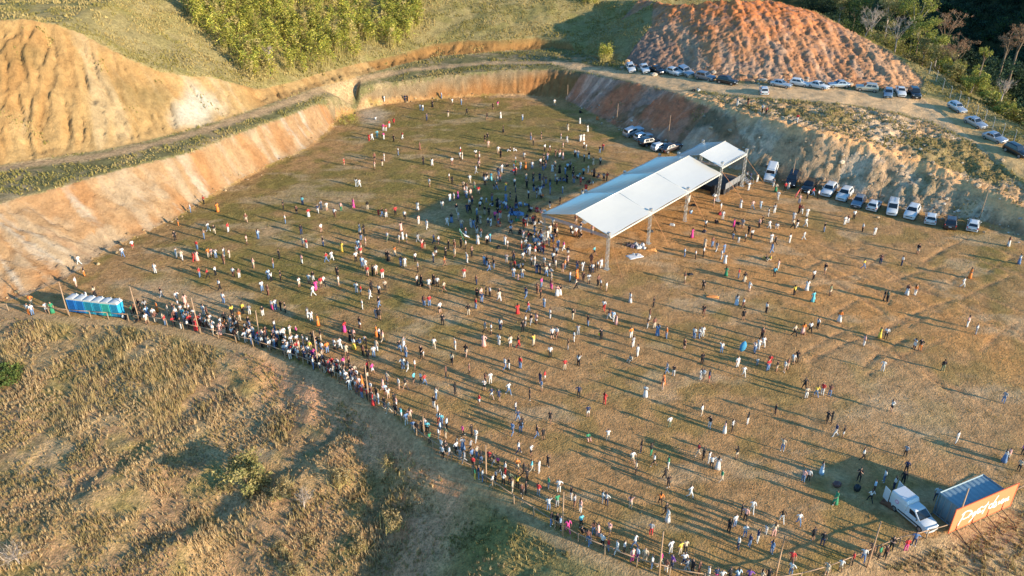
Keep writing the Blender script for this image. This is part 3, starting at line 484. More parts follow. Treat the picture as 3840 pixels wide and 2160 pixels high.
# mesh slots: 0 skin 1 hair 2 top 3 bottom 4 shoes
def arm_pose(kind, s):
    if kind == 'up': return [(s*.20,.0,1.43), (s*.33,.02,1.64), (s*.30,.06,1.90), (s*.29,.07,1.99)]
    if kind == 'phone': return [(s*.19,.0,1.41), (s*.27,.14,1.20), (s*.10,.30,1.42), (s*.06,.33,1.50)]
    if kind == 'hip': return [(s*.19,0,1.41), (s*.38,-.06,1.18), (s*.20,.06,1.02), (s*.15,.10,.98)]
    if kind == 'fold': return [(s*.19,0,1.41), (s*.26,.06,1.14), (s*.06,.20,1.16), (s*-.02,.20,1.17)]
    if kind == 'fwd': return [(s*.19,0,1.41), (s*.25,.10,1.16), (s*.24,.32,1.06), (s*.23,.40,1.04)]
    if kind == 'back': return [(s*.19,0,1.41), (s*.26,-.16,1.17), (s*.26,-.20,.93), (s*.26,-.18,.85)]
    return [(s*.19,0,1.41), (s*.255,-.02,1.15), (s*.255,.05,.91), (s*.25,.07,.83)]
def make_body(pose, outfit, long_hair, lod):
    la, ra, legs = dict(stand=('down','down','stand'), relax=('hip','down','stand'), walk=('fwd','back','walk'), fold=('fold','fold','stand'), phone=('phone','phone','stand'), wave=('down','up','stand'), cheer=('up','up','stand'), sit=('fwd','fold','sit'))[pose]
    V, E, Rr, K = [], [], [], []
    def node(p, r, par=None, kind='top'):
        V.append(Vector(p)); Rr.append(r)
        if par is not None: E.append((par, len(V) - 1)); K.append(kind)
        return len(V) - 1
    dz = -.78 if legs == 'sit' else 0.0
    pel = node((0, 0, .95 + dz), .125); bel = node((0, .005, 1.10 + dz), .118, pel); che = node((0, 0, 1.30 + dz), .138, bel); nb = node((0, -.01, 1.445 + dz), .075, che)
    nk = node((0, .0, 1.52 + dz), .05, nb, 'skin'); h1 = node((0, .025, 1.60 + dz), .078, nk, 'skin'); h2 = node((0, .01, 1.69 + dz), .085, h1, 'head')
    hands = []
    for s, a in ((-1, la), (1, ra)):
        q = [(x, y, z + dz) for x, y, z in arm_pose(a, s)]
        sh = node(q[0], .058, che); el = node(q[1], .043, sh, 'top'); wr = node(q[2], .031, el, 'skin'); pa = node(q[3], .036, wr, 'skin')
        hands.append((Vector(q[2]), Vector(q[3])))
    for s in (-1, 1):
        if legs == 'sit': ps = [(s*.10, .04, .15), (s*.16, .42, .40), (s*.15, .62, .07), (s*.16, .74, .045)]
        elif legs == 'walk': ps = [(s*.09, .02*s, .87), (s*.10, .20 if s < 0 else -.06, .49), (s*.10, .26 if s < 0 else -.36, .09 if s < 0 else .13), (s*.11, .40 if s < 0 else -.24, .045)]
        else: ps = [(s*.09, 0, .87), (s*.115, .015, .49), (s*.125, -.03, .09), (s*.15, .11, .042)]
        a = node(ps[0], .098, pel, 'bot'); b_ = node(ps[1], .062, a, 'bot'); c_ = node(ps[2], .045, b_, 'low'); node(ps[3], .04, c_, 'shoe')
    me = bpy.data.meshes.new('person'); me.from_pydata([tuple(v) for v in V], E, [])
    ob = bpy.data.objects.new('person', me); COL.objects.link(ob)
    md = ob.modifiers.new('skin', 'SKIN'); md.use_smooth_shade = True
    for i, sv in enumerate(me.skin_vertices[0].data): sv.radius = (Rr[i], Rr[i]); sv.use_root = (i == 0)
    if lod:
        sb = ob.modifiers.new('sub', 'SUBSURF'); sb.levels = 1; sb.render_levels = 1
    bpy.context.view_layer.update()
    ev = ob.evaluated_get(bpy.context.evaluated_depsgraph_get()); m2 = bpy.data.meshes.new_from_object(ev)
    bpy.data.objects.remove(ob); bpy.data.meshes.remove(me)
    vs = [v.co.copy() for v in m2.vertices]; fs = [list(p.vertices) for p in m2.polygons]; bpy.data.meshes.remove(m2)
    mi = []
    for f in fs:
        c = sum((vs[i] for i in f), Vector()) / len(f); bd = 1e9; bk = 'top'
        for (i, j), kd in zip(E, K):
            a, b_ = V[i], V[j]; d = b_ - a; t_ = max(0, min(1, (c - a).dot(d) / d.length_squared)); q = (c - a - d * t_).length - .4 * (Rr[i] * (1 - t_) + Rr[j] * t_)
            if q < bd: bd = q; bk = kd; bt = t_
        hd = V[h1]
        if bk in ('skin', 'head') and c.z > hd.z - .03 and (c.z > hd.z + .085 or c.y < hd.y - .015): k = 1
        elif bk == 'head': k = 0
        elif bk == 'skin': k = 0
        elif bk == 'shoe': k = 4
        elif bk == 'low': k = 0 if outfit in ('shorts', 'skirt', 'dress') else 3
        elif bk == 'bot': k = 0 if (outfit == 'shorts' and legs != 'sit' and c.z < .60) else 3
        else: k = 3 if c.z < 1.0 + dz else 2
        mi.append(k)
    B = MB(); B.v = [tuple(v) for v in vs]; B.f = [tuple(f) for f in fs]; B.m = mi
    if lod:
        for si, (wr, pa) in enumerate(hands):           # a palm needs four fingers and a thumb off its side
            s = -1 if si == 0 else 1; d = (pa - wr).normalized(); side = d.cross(Vector((1, 0, .3))).normalized(); nrm = side.cross(d); B.mi = 0
            for k in range(4):
                o_ = pa + side * (-.024 + .016 * k); L = (.066, .076, .070, .054)[k]
                B.tube([o_ - d * .01, o_ + d * L * .55 + nrm * .006 * s, o_ + d * L * .9 + nrm * .022 * s], [.0095, .0085, .0065], 4)
            o_ = wr + (pa - wr) * .5 - side * .028
            B.tube([o_, o_ - side * .028 + d * .03, o_ - side * .034 + d * .062], [.011, .010, .007], 4)
        hc = V[h1]; B.mi = 0; B.tube([hc + Vector((0, .068, .022)), hc + Vector((0, .094, -.006)), hc + Vector((0, .072, -.012))], [.008, .015, .008], 4)   # nose
        B.mi = 1
        for s in (-1, 1): B.box(hc + Vector((s * .03, .076, .03)), (.022, .012, .010))                                                                       # eyes
        B.mi = 2 if False else 0
        for s in (-1, 1): B.blob(hc + Vector((s * .082, -.005, .005)), (.012, .022, .032), 1, 0, 1)                                                         # ears
    if long_hair:
        hc = V[h1]; B.mi = 1
        B.loft([[hc + Vector((math.cos(a) * rx, y + math.sin(a) * ry, z)) for a in [2 * math.pi * k / 8 for k in range(8)]] for z, y, rx, ry in ((.13, -.02, .05, .05), (.06, -.055, .09, .06), (-.06, -.075, .095, .05), (-.22, -.10, .09, .04), (-.33, -.10, .05, .025))])
    if outfit in ('dress', 'skirt') and legs != 'sit':
        B.mi = 3; B.loft([[Vector((math.cos(a) * rx, math.sin(a) * ry + .01 + (.05 * math.sin(3 * a) * (1.05 - z) if z < .9 else 0) * .4, z)) for a in [2 * math.pi * k / 14 for k in range(14)]] for z, rx, ry in ((1.08, .150, .118), (.98, .172, .140), (.80, .205, .165), (.45, .245, .205), (.10, .30, .26))])
    elif outfit in ('dress', 'skirt'):
        B.mi = 3; B.loft([[Vector((math.cos(a) * rx, .22 + math.sin(a) * ry, z)) for a in [2 * math.pi * k / 12 for k in range(12)]] for z, rx, ry in ((.42, .12, .12), (.34, .26, .30), (.05, .36, .46))])
    return mesh_from('person', B.v, B.f, True, B.m)
_bodies = {}
def body(pose, outfit, lh, lod):
    k = (pose, outfit, lh, lod)
    if k not in _bodies: _bodies[k] = make_body(*k)
    return _bodies[k]

folk = []
for (ox, oy, sc), txt in PEOPLE.items():
    for tk in txt.split():
        xs, rest = tk.split(','); i = 0
        while rest[i].isdigit(): i += 1
        u, v, code = ox + float(xs) * sc, oy + float(rest[:i]) * sc, rest[i:]
        if any(abs(u - f['u']) < 8 and abs(v - f['v']) < 9 for f in folk): continue
        folk.append(dict(u=u, v=v, top=code[0], bot=code[1].lower(), dress=code[1].isupper(), fl=code[2:]))
pr = random.Random(31)
for k in range(16):                                     # knots of people, some seated, between the shaded grass and the tent
    u0, v0 = pr.uniform(1860, 2260), pr.uniform(640, 980)
    if u0 > 2040 and v0 > 1080 - (u0 - 1900) * .72: u0 -= 190
    for j in range(pr.randint(3, 6)): folk.append(dict(u=u0 + pr.gauss(0, 16), v=v0 + pr.gauss(0, 9), top=pr.choice('wwwkknrealbm'), bot=pr.choice('kkwbbemn'), dress=False, fl=pr.choice(['', '', 't', 't', 's', 'c'])))
for k in range(95):                                     # the press of people along the left half of the fence
    a = pr.random() ** .9; line_ = [(620,1205),(760,1240),(900,1275),(1040,1320),(1180,1385),(1290,1450),(1400,1530)]; i = min(5, int(a * 6)); t_ = a * 6 - i
    u = line_[i][0] * (1 - t_) + line_[i + 1][0] * t_ + pr.uniform(-8, 30); v = line_[i][1] * (1 - t_) + line_[i + 1][1] * t_ - abs(pr.gauss(0, 26)) + 2
    folk.append(dict(u=u, v=v, top=pr.choice('wwwwwwkkkereacrm'), bot=pr.choice('kkwwbbemnk'), dress=False, fl=pr.choice(['', '', '', 's'])))
for f in folk:
    P = hit(f['u'], f['v']); f['P'] = P
    fl = f['fl']
    f['outfit'] = 'dress' if f['dress'] else 'shorts' if 's' in fl else 'trousers'
    f['pose'] = 'sit' if 't' in fl else 'cheer' if 'u' in fl else 'wave' if 'a' in fl else 'phone' if 'h' in fl else pr.choices(['stand', 'relax', 'walk', 'fold', 'phone'], [5, 2, 3, 2, 1])[0]
    f['lh'] = f['dress'] or pr.random() < .38
    f['h'] = (.66 if 'c' in fl else 1.0) * pr.uniform(.93, 1.06)
    f['rz'] = pr.uniform(0, 2 * math.pi)
    f['sk'] = pr.choices([0, 1, 2, 3], [4, 4, 3, 2])[0]; f['hr'] = pr.choices([0, 1, 2], [6, 3, 1])[0]; f['sh'] = pr.random() < .3
folk.sort(key=lambda f: f['P'][1] * CP + (CAM_H - f['P'][2]) * SP)
NEAR, CROWD = folk[:300], folk[300:]
print('people', len(folk))

# --- what singles each one out
def clothes(f, short=False):
    a, b_ = WORD[f['top']], WORD[f['bot']]
    kind = 'child' if 'c' in f['fl'] else 'person'
    if f['dress']: c = f'long {a} dress' if a == b_ else (f'{a} top' if short else f'{a} top and long {b_} skirt')
    elif short: c = f'{a} top'
    else:
        low = 'shorts' if f['outfit'] == 'shorts' else ('jeans' if f['bot'] == 'b' else 'trousers')
        c = f'all {a}' if a == b_ and low == 'trousers' else f'{a} top and {b_} {low}'
    return c
POSEW = dict(wave='waving', cheer='arms raised', sit='sitting', walk='walking', phone='filming')
ORD = ['first', 'second', 'third', 'fourth', 'fifth', 'sixth', 'seventh', 'eighth', 'ninth', 'tenth', 'eleventh', 'twelfth', 'thirteenth']
POLES = [(256,1181), (523,1205), (748,1247), (978,1300), (1195,1380), (1384,1501), (1592,1649), (1824,1806), (2111,2006), (2472,2155), (2905,2175), (3253,2121), (3575,1990)]
pole_w = [np.array(at_z(*p)) for p in POLES]
LAND = [(at_z(3400, 1960), 7.5, 'near the open white van'), (at_z(3560, 1870), 7, 'near the shipping container'), (at_z(2480, 1010), 9, 'near the nearest truss tower')]
def where(f):
    P = f['P']
    d = [np.hypot(*(P - q)[:2]) for q in pole_w]; i = int(np.argmin(d))
    for q, r, wd in LAND:
        if np.hypot(*(P - q)[:2]) < r: return wd
    if d[i] < 5.5: return f'by the {ORD[i]} wooden pole from left'
    return None
def rel(f, g_):
    dx, dy = g_['u'] - f['u'], g_['v'] - f['v']
    return ('left of' if dx > 0 else 'right of') if abs(dx) > abs(dy) * 1.2 else ('behind' if dy > 0 else 'in front of')
used = set()
for f in NEAR:
    c = clothes(f); who = 'child' if 'c' in f['fl'] else 'person'
    base = f'{who} in {c}'; pz = POSEW.get(f['pose']) if f['pose'] in ('wave', 'cheer', 'sit') else None
    if pz: base = f'{pz.split()[0] if pz != "arms raised" else "cheering"} {base}'
    near = sorted((g_ for g_ in NEAR if g_ is not f), key=lambda g_: np.hypot(*(f['P'] - g_['P'])[:2]))[:8]
    wh = where(f); opts = []
    for g_ in near:
        if clothes(g_) != c:
            opts.append(f'{base} just {rel(f, g_)} one in {clothes(g_, True)}')
    if wh: opts.insert(0, f'{base} {wh}')
    if wh:
        for g_ in near:
            opts.append(f'{base} {wh}, {rel(f, g_)} {clothes(g_, True)}')
    for g_ in near:
        for g2 in near:
            if g2 is not g_ and clothes(g2, True) != clothes(g_, True): opts.append(f'{base}, {rel(f, g_)} {clothes(g_, True)}, {rel(f, g2)} {clothes(g2, True)}')
    ok = [o for o in opts if o not in used and len(o.replace(',', '').split()) <= 16]
    f['label'] = ok[0]; used.add(ok[0])
for f in NEAR:
    me = body(f['pose'], f['outfit'], f['lh'], True)
    if not me.materials:
        for k in range(5): me.materials.append(cloth['w'])
    o = bpy.data.objects.new('person', me); COL.objects.link(o)
    o.location = (f['P'][0], f['P'][1], f['P'][2] - .02); o.rotation_euler = (0, 0, f['rz']); o.scale = (f['h'],) * 3
    for k, mt in enumerate((skinm[f['sk']], hairm[f['hr']], cloth[f['top']], cloth[f['bot']], shoem[f['sh']])):
        o.material_slots[k].link = 'OBJECT'; o.material_slots[k].material = mt
    tag(o, f['label'], 'person', 'people standing about the field')
# the rest of the crowd, farther off
cvs, cfs, ccs = [], [], []; base = 0
for f in CROWD:
    me = body(f['pose'], f['outfit'], f['lh'], False)
    nv = len(me.vertices); co = np.empty(nv * 3, np.float32); me.vertices.foreach_get('co', co); co = co.reshape(-1, 3) * f['h']
    c_, s_ = math.cos(f['rz']), math.sin(f['rz'])
    cvs.append(np.stack([co[:, 0] * c_ - co[:, 1] * s_ + f['P'][0], co[:, 0] * s_ + co[:, 1] * c_ + f['P'][1], co[:, 2] + f['P'][2] - .02], 1))
    pal = (SKIN[f['sk']], HAIR[f['hr']], PAL[f['top']], PAL[f['bot']], (.05,.045,.04))
    for p in me.polygons: cfs.append([i + base for i in p.vertices]); ccs.append(pal[p.material_index])
    base += nv
def colored_mesh(name, verts, faces, facecols, smooth=False):
    me = bpy.data.meshes.new(name); me.from_pydata(verts if isinstance(verts, list) else verts.tolist(), [], faces)
    ca = me.color_attributes.new('col', 'FLOAT_COLOR', 'CORNER')
    cnt = np.array([len(f) for f in faces]); fc = np.repeat(np.array(facecols, np.float32).reshape(-1, 3), cnt, 0)
    ca.data.foreach_set('color', np.concatenate([fc, np.ones((len(fc), 1), np.float32)], 1).ravel())
    if smooth: me.polygons.foreach_set('use_smooth', [True] * len(me.polygons))
    me.update(); return me
o = link('distant_crowd', colored_mesh('distant_crowd', np.concatenate(cvs), cfs, ccs, True), vcol_mat('crowd_clothes', .85, .12, 5))
tag(o, 'hundreds of people in mixed clothes scattered over the far half of the field', 'crowd', kind='stuff')
# ------------------------------------------------------------------ fence and poles round the field
wood = pm('weathered_timber', (.33, .225, .14), .85, 0, .25, 5, .4)
wood2 = pm('pole_timber', (.40, .25, .15), .8, 0, .2, 3, .3)
fr = empty('timber_fence', (float(wF[20][0]), float(wF[20][1]), 0.0)); tag(fr, 'low timber rail fence on short posts along the near edge of the field', 'fence')
def off(o, par): o.location = -par.location
rl = MB(); prev = None; seglen = np.hypot(*np.diff(wF, axis=0).T); cum = np.concatenate([[0], np.cumsum(seglen)])
def fpt(s):
    i = min(int(np.searchsorted(cum, s, 'right')) - 1, len(wF) - 2); t_ = (s - cum[i]) / seglen[i]; return wF[i] * (1 - t_) + wF[i + 1] * t_
s = 2.0; npost = 0
while s < cum[-1] - .5:
    p = fpt(s); zc = p[1] * CP + CAM_H * SP; uu = 1920 + F_PX * p[0] / zc; vv = 1080 - F_PX * (p[1] * SP - CAM_H * CP) / zc
    vis = -40 < uu < 3880 and vv < 2230
    z = height(*p); tilt = random.uniform(-.06, .06); top = (p[0] + tilt, p[1] + random.uniform(-.05, .05), z + 1.08)
    if vis and npost < 95:
        q = MB(); q.tube([(p[0], p[1], z - .3), (p[0] + tilt * .5, p[1], z + .5), (top[0], top[1], z + 1.16)], [.075, .07, .06], 6)
        o = q.build('post', wood, fr, True); off(o, fr); npost += 1
        if prev is not None:
            mid = [(a + c) / 2 for a, c in zip(prev, top)]; mid[2] -= random.uniform(.01, .07)
            rl.tube([prev, mid, top], [.055, .05, .045], 6)
        prev = top
    else: prev = None
    s += random.uniform(2.5, 3.1)
off(rl.build('rail', wood2, fr, True), fr)
def pole(name, base, h, lean, label, r=.075):
    x, y, z = base; q = MB(); q.tube([(0, 0, -.4), (lean[0] * .5 + random.uniform(-.03, .03), lean[1] * .5, h * .5), (lean[0], lean[1], h)], [r * 1.2, r, r * .75], 7)
    o = q.build(name, wood2, None, True); o.location = (x, y, z); tag(o, label, 'pole', 'tall timber poles round the field'); return o
PH = [5.0, 5.3, 5.2, 5.2, 5.2, 5.2, 5.3, 4.8, 5.3, 5.2, 5.2, 5.4, 5.2]
PL = ['leaning against the left end of the portable toilets', 'just right of the portable toilets', 'in the left end of the fence crowd', 'standing in the thick of the left fence crowd', 'by the fence above the shaded gully', 'where the crowd thins along the gully', 'by the fence where people wear green', 'beside the person in red by the fence', 'in the fence crowd at bottom centre', 'at the bottom edge among white shirts', 'cut by the bottom edge near a red shirt', 'by the fence in front of the white van', 'rising in front of the orange billboard']
for (p, h, l) in zip(POLES, PH, PL):
    P = at_z(*p); pole('timber_pole', (P[0], P[1], height(P[0], P[1])), h, (random.uniform(-.12, .12), random.uniform(-.1, .1)), f'tall bare timber pole {l}')
for p, h, l in [((2127,388),4.6,'thin timber pole at the foot of the shaded bank, farthest one'), ((2311,475),5.2,'thin timber pole at the bank foot, behind three parked cars'), ((2502,537),6.0,'thin timber pole directly behind the cars beside the tent'), ((2965,690),5.0,'thin timber pole behind the dark cars right of the stage'), ((3296,741),5.4,'thin timber pole behind the white van with roof rack'), ((3673,819),6.0,'thin timber pole at far right end of the car row')]:
    P = hit(*p); pole('timber_pole', P, h, (random.uniform(.0, .2), 0), l, .06)

# ------------------------------------------------------------------ the big tent and its stage
steel = pm('truss_aluminium', (.50, .49, .46), .45, .7, .1, 4)
def vinyl(name):
    m, t, b = nodemat(name); tc = t.nodes.new('ShaderNodeTexCoord'); f = noise(t, tc.outputs['Object'], .35, 4)
    c = mixrgb(t, (.61, .57, .48), (.655, .615, .525), f); t.links.new(c, b.inputs['Base Color']); b.inputs['Roughness'].default_value = .22; b.inputs['Specular IOR Level'].default_value = .6; b.inputs['Coat Weight'].default_value = .6; b.inputs['Coat IOR'].default_value = 1.8; b.inputs['Coat Roughness'].default_value = .16
    bp = t.nodes.new('ShaderNodeBump'); bp.inputs['Strength'].default_value = .12; bp.inputs['Distance'].default_value = .3
    t.links.new(noise(t, tc.outputs['Object'], .5, 2), bp.inputs['Height']); t.links.new(bp.outputs[0], b.inputs['Normal']); return m
tarp = vinyl('white_tent_vinyl')
U = Vector((.6493, .7605, 0)); W = Vector((-.7605, .6493, 0)); F0 = Vector((13.994, 104.978, 0))
def uw(a, b_, z): return F0 + U * a + W * b_ + Vector((0, 0, z))
def tower(par, a, b_, h, name='truss_tower', hr=.17):
    q = MB()
    for sa in (-hr, hr):
        for sb in (-hr, hr): q.tube([uw(a + sa, b_ + sb, .05), uw(a + sa, b_ + sb, h)], .032, 5)
    n = int(h / .45); cs = [(-hr, -hr), (hr, -hr), (hr, hr), (-hr, hr)]
    for k in range(n):
        z0, z1 = .1 + k * (h - .2) / n, .1 + (k + 1) * (h - .2) / n
        for e in range(4):
            c0, c1 = cs[e], cs[(e + 1) % 4]
            if k % 2: c0, c1 = c1, c0
            q.tube([uw(a + c0[0], b_ + c0[1], z0), uw(a + c1[0], b_ + c1[1], z1)], .017, 4)
    q.box(uw(a, b_, .03), (.9, .9, .06), math.atan2(U.y, U.x)); q.box(uw(a, b_, h + .12), (.42, .42, .26), math.atan2(U.y, U.x))
    for sa in (-.45, .45):
        q.tube([uw(a + sa, b_, .05), uw(a, b_, 1.1)], .02, 4); q.tube([uw(a, b_ + sa, .05), uw(a, b_, 1.1)], .02, 4)
    o = q.build(name, steel, par); off(o, par); return o
def beam(par, p, q_, name='truss_beam', d=.26):
    p, q_ = Vector(p), Vector(q_); m_ = MB(); L = (q_ - p).length; ax = (q_ - p).normalized(); sd = ax.cross(Vector((0, 0, 1))).normalized() * d / 2; up = Vector((0, 0, d / 2))
    cs = [sd + up, -sd + up, -sd - up, sd - up]
    for c in cs: m_.tube([p + c, q_ + c], .028, 5)
    n = max(2, int(L / .5))
    for k in range(n):
        a, b_ = p + ax * L * k / n, p + ax * L * (k + 1) / n
        for e in range(4): m_.tube([a + cs[e], b_ + cs[(e + 1) % 4]], .015, 4)
    o = m_.build(name, steel, par); off(o, par)
def roof(par, u0, u1, w0, wr, w1, ze, zr, bays, name_r, name_l):
    for nm, wa, wb, za, zb in ((name_r, w0, wr, ze, zr), (name_l, w1, wr, ze, zr)):
        q = MB(); NU, NW = bays * 8, 6; vs = []; fs = []
        for i in range(NU + 1):
            for j in range(NW + 1):
                a = i / NU; c = j / NW; ph = (a * bays) % 1.0
                sag = -.10 * math.sin(math.pi * c) * (.3 + math.sin(math.pi * ph)) ; ed = .22 * math.sin(math.pi * ph) * (1 - c) ** 2
                vs.append(uw(u0 + (u1 - u0) * a, wa + (wb - wa) * c + (ed if wa < wb else -ed), za + (zb - za) * c + sag))
        for i in range(NU):
            for j in range(NW):
                a = i * (NW + 1) + j; fs.append((a, a + 1, a + NW + 2, a + NW + 1))
        q.add(vs, fs)
        # valance along the eave
        base = [uw(u0 + (u1 - u0) * i / NU, wa, za - .01) for i in range(NU + 1)]
        q.add([v + Vector((0, 0, -k * .26)) for k in (0, 1) for v in base], [(i, i + 1, NU + 2 + i, NU + 1 + i) for i in range(NU)])
        o = q.build(nm, tarp, par, False); off(o, par)
        sm = o.modifiers.new('thick', 'SOLIDIFY'); sm.thickness = .02
    q = MB(); q.tube([uw(u0 - .05, wr, zr + .02), uw(u1 + .05, wr, zr + .02)], .09, 8)
    for k in range(1, bays):
        a = u0 + (u1 - u0) * k / bays
        for wa in (w0, w1): q.tube([uw(a, wa, ze + .02), uw(a, (wa + wr) / 2, (ze + zr) / 2 - .02), uw(a, wr, zr + .02)], .05, 6)
    o = q.build('roof_seam', tarp, par, True); off(o, par)
tent = empty('event_tent', uw(0, 0, 0)); tag(tent, 'long white gabled event tent on truss towers in the middle of the field', 'tent')
roof(tent, -.05, 33.6, -.35, 6.0, 12.4, 5.4, 7.15, 3, 'roof_panel', 'roof_panel')
for k in range(4):
    if k < 3: tower(tent, 11.42 * k, 0, 5.75)
    tower(tent, 11.42 * k + (.6 if k == 0 else 0), 12.35, 5.55)
for a in (0.1, 11.42, 22.84, 33.4): beam(tent, uw(a, 0, 5.15), uw(a, 12.35, 5.15))
for wv in (0, 12.35): beam(tent, uw(0, wv, 5.15), uw(33.4, wv, 5.15))
stg = empty('stage', uw(37, 4, 0)); tag(stg, 'black skirted stage under its own white gabled roof behind the tent', 'stage')
roof(stg, 33.8, 43.3, -.3, 4.2, 8.9, 6.35, 7.65, 1, 'roof_panel', 'roof_panel')
for a, b_, h in ((34.2, -.05, 7.0), (43.4, -.1, 6.9), (34.4, 8.6, 6.7), (43.3, 8.6, 6.7)): tower(stg, a, b_, h)
for a in (34.4, 43.4): beam(stg, uw(a, 0, 6.3), uw(a, 8.4, 6.3))
for b_ in (0, 8.4): beam(stg, uw(34.4, b_, 6.3), uw(43.4, b_, 6.3))
blk = pm('stage_black', (.018, .018, .02), .7); gry = pm('barrier_grey', (.25, .25, .25), .6, .4)
RZ = math.atan2(U.y, U.x)
q = MB(); q.box(uw(41, 4.2, .98), (7.4, 7.6, .1), RZ); off(q.build('deck', pm('stage_deck', (.07, .06, .05), .7), stg), stg)
q = MB(); q.box(uw(41, 4.2, .465), (7.2, 7.4, .92), RZ); off(q.build('skirt', blk, stg), stg)
q = MB(); q.box(uw(40.6, .28, 1.55), (6.4, .06, 1.1), RZ)
for a in (37.4, 39, 40.6, 42.2, 43.8): q.tube([uw(a, .22, 0), uw(a, .22, 2.15)], .03, 5)
q.tube([uw(37.4, .22, 2.15), uw(43.8, .22, 2.15)], .03, 5); off(q.build('side_barrier', gry, stg), stg)
q = MB()
for k in range(5): q.box(uw(45.0, .2 - k * .32, .95 - k * .19), (1.1, .30, .05), RZ)
for sa in (-.6, .6):
    q.tube([uw(45 + sa, .4, .95), uw(45 + sa, -1.3, .05)], .035, 5); q.tube([uw(45 + sa, .4, 1.95), uw(45 + sa, -1.3, 1.0)], .03, 5); q.tube([uw(45 + sa, -1.3, 0), uw(45 + sa, -1.3, 1.0)], .03, 5); q.tube([uw(45 + sa, .4, .95), uw(45 + sa, .4, 1.95)], .03, 5)
off(q.build('stairs', steel, stg), stg)
for b_, l in ((2.0, 'black loudspeaker stack standing at the right front of the stage'), (6.6, 'black loudspeaker stack at the left front of the stage')):
    sp_ = empty('loudspeaker', uw(36.5, b_, 0), RZ); tag(sp_, l, 'loudspeaker')
    q = MB(); q.box((0, 0, .45), (.75, .8, .9)); q.box((0, 0, 1.33), (.65, .6, .84)); o = q.build('cabinet', blk, sp_); o.modifiers.new('b', 'BEVEL').width = .02
    q = MB(); q.box((-.385, 0, .45), (.02, .7, .8)); q.box((-.335, 0, 1.33), (.02, .5, .74)); q.build('grille', pm('speaker_grille', (.04, .04, .042), .5, .5), sp_)
for a, b_, c_, d_ in ((34.2, -.1, 36.5, -4.2), (43.4, -.1, 46.5, -3.4), (11.42, -.1, 12.6, -3.2), (22.84, -.1, 24.2, -3.3), (0, -.1, -.8, -3.2)):
    q = MB(); q.tube([uw(a, b_, 5.6), uw(c_, d_, .02)], .022, 4)
    o = q.build('guy_strap', pm('orange_strap', (.62, .26, .10), .7), tent); off(o, tent)

# ------------------------------------------------------------------ portable toilets
whiteplas = pm('toilet_roof_plastic', (.56, .54, .50), .5)
tcols = [((.02,.17,.50), 'deep blue', 'first from the left'), ((.02,.20,.52), 'blue', 'second from the left'), ((.03,.30,.42), 'teal blue', 'third from the left'), ((.03,.29,.44), 'teal blue', 'third from the right'), ((.05,.44,.38), 'mint green', 'between teal and bright blue ones'), ((.03,.32,.52), 'bright turquoise blue', 'at the right end')]
tb0, tb1 = Vector((-59.6, 92.6, 0)), Vector((-52.0, 91.0, 0)); td = (tb1 - tb0).normalized(); tr = math.atan2(td.y, td.x)
for k, (c_, nm, wh_) in enumerate(tcols):
    p = tb0 + (tb1 - tb0) * (k + .5) / 6 + Vector((-td.y, td.x, 0)) * .6
    tl = empty('portable_toilet', (p.x, p.y, height(p.x, p.y) - .02), tr); tag(tl, f'{nm} portable toilet with white roof, {wh_} of the row', 'toilet', 'portable toilets in a row')
    mt = plain('toilet_plastic', c_, .45, 0, .08, 3)
    q = MB(); q.box((0, 0, 1.06), (1.16, 1.14, 1.88))
    for x in (-.54, .54):
        for y in (-.54, .54): q.box((x, y, 1.06), (.12, .12, 1.90))
    o = q.build('wall', mt, tl); o.modifiers.new('b', 'BEVEL').width = .025
    q = MB()
    for x in [-.40 + .133 * j for j in range(7)]: q.box((x, -.585, 1.02), (.055, .03, 1.6))
    q.box((0, -.575, .22), (.86, .02, .03)); q.box((0, -.575, 1.82), (.86, .02, .03))
    q.build('rib', plain('toilet_rib', tuple(v * .62 for v in c_), .5), tl)
    q = MB(); n = 9
    q.loft([[Vector((x, y, z)) for x, z in [(-.64, 1.99), (.64, 1.99)] + [(.64 * math.cos(math.pi * j / n), 2.02 + .27 * math.sin(math.pi * j / n) ** .8) for j in range(n + 1)]] for y in (-.62, -.6, .6, .62)])
    q.build('roof', whiteplas, tl, False)
    q = MB(); q.tube([(.42, .42, 1.9), (.42, .42, 2.5)], .05, 8); q.build('vent_pipe', whiteplas, tl, True)
    q = MB(); q.box((0, 0, .06), (1.2, 1.2, .12)); q.build('base_skid', pm('black_plastic', (.03, .03, .032), .6), tl)

# ------------------------------------------------------------------ shipping container and billboard
a0 = Vector((39.62, 55.6, 0)); cu = Vector((.9085, .418, 0)); cw = Vector((.418, -.9085, 0)); CL, CW, CH = 5.8, 2.15, 2.55
cmat = pm('container_paint', (.22, .30, .33), .5, .2, .15, 1.2, .1)
ct = empty('shipping_container', a0); tag(ct, 'blue grey corrugated shipping container standing behind the orange billboard', 'container')
def cl_(x, y, z): return cu * x + cw * y + Vector((0, 0, z + .02))
def corr(P0, dx, up, L, H, nrm, name, pitch=.55, dep=.045):
    q = MB(); prof = []; x = 0
    while x < L - 1e-6:
        for fx, o_ in ((0, 0), (.30, 0), (.5, 1), (.80, 1)): prof.append((min(L, x + fx * pitch), o_ * dep))
        x += pitch
    prof.append((L, 0)); vs = [P0 + dx * a + nrm * o_ + up * h for h in (0, H) for a, o_ in prof]; n = len(prof)
    q.add(vs, [(i, i + 1, n + i + 1, n + i) for i in range(n - 1)]); return q.build(name, cmat, ct)
corr(cl_(0.1, .06, .12), cu, Vector((0, 0, 1)), CL - .2, CH - .24, cw, 'side_wall'); corr(cl_(0.1, CW - .1, .12), cu, Vector((0, 0, 1)), CL - .2, CH - .24, cw, 'side_wall')
corr(cl_(.08, .08, .12), cw, Vector((0, 0, 1)), CW - .16, CH - .24, -cu * -1, 'end_wall'); corr(cl_(CL - .1, .08, .12), cw, Vector((0, 0, 1)), CW - .16, CH - .24, cu, 'end_wall')
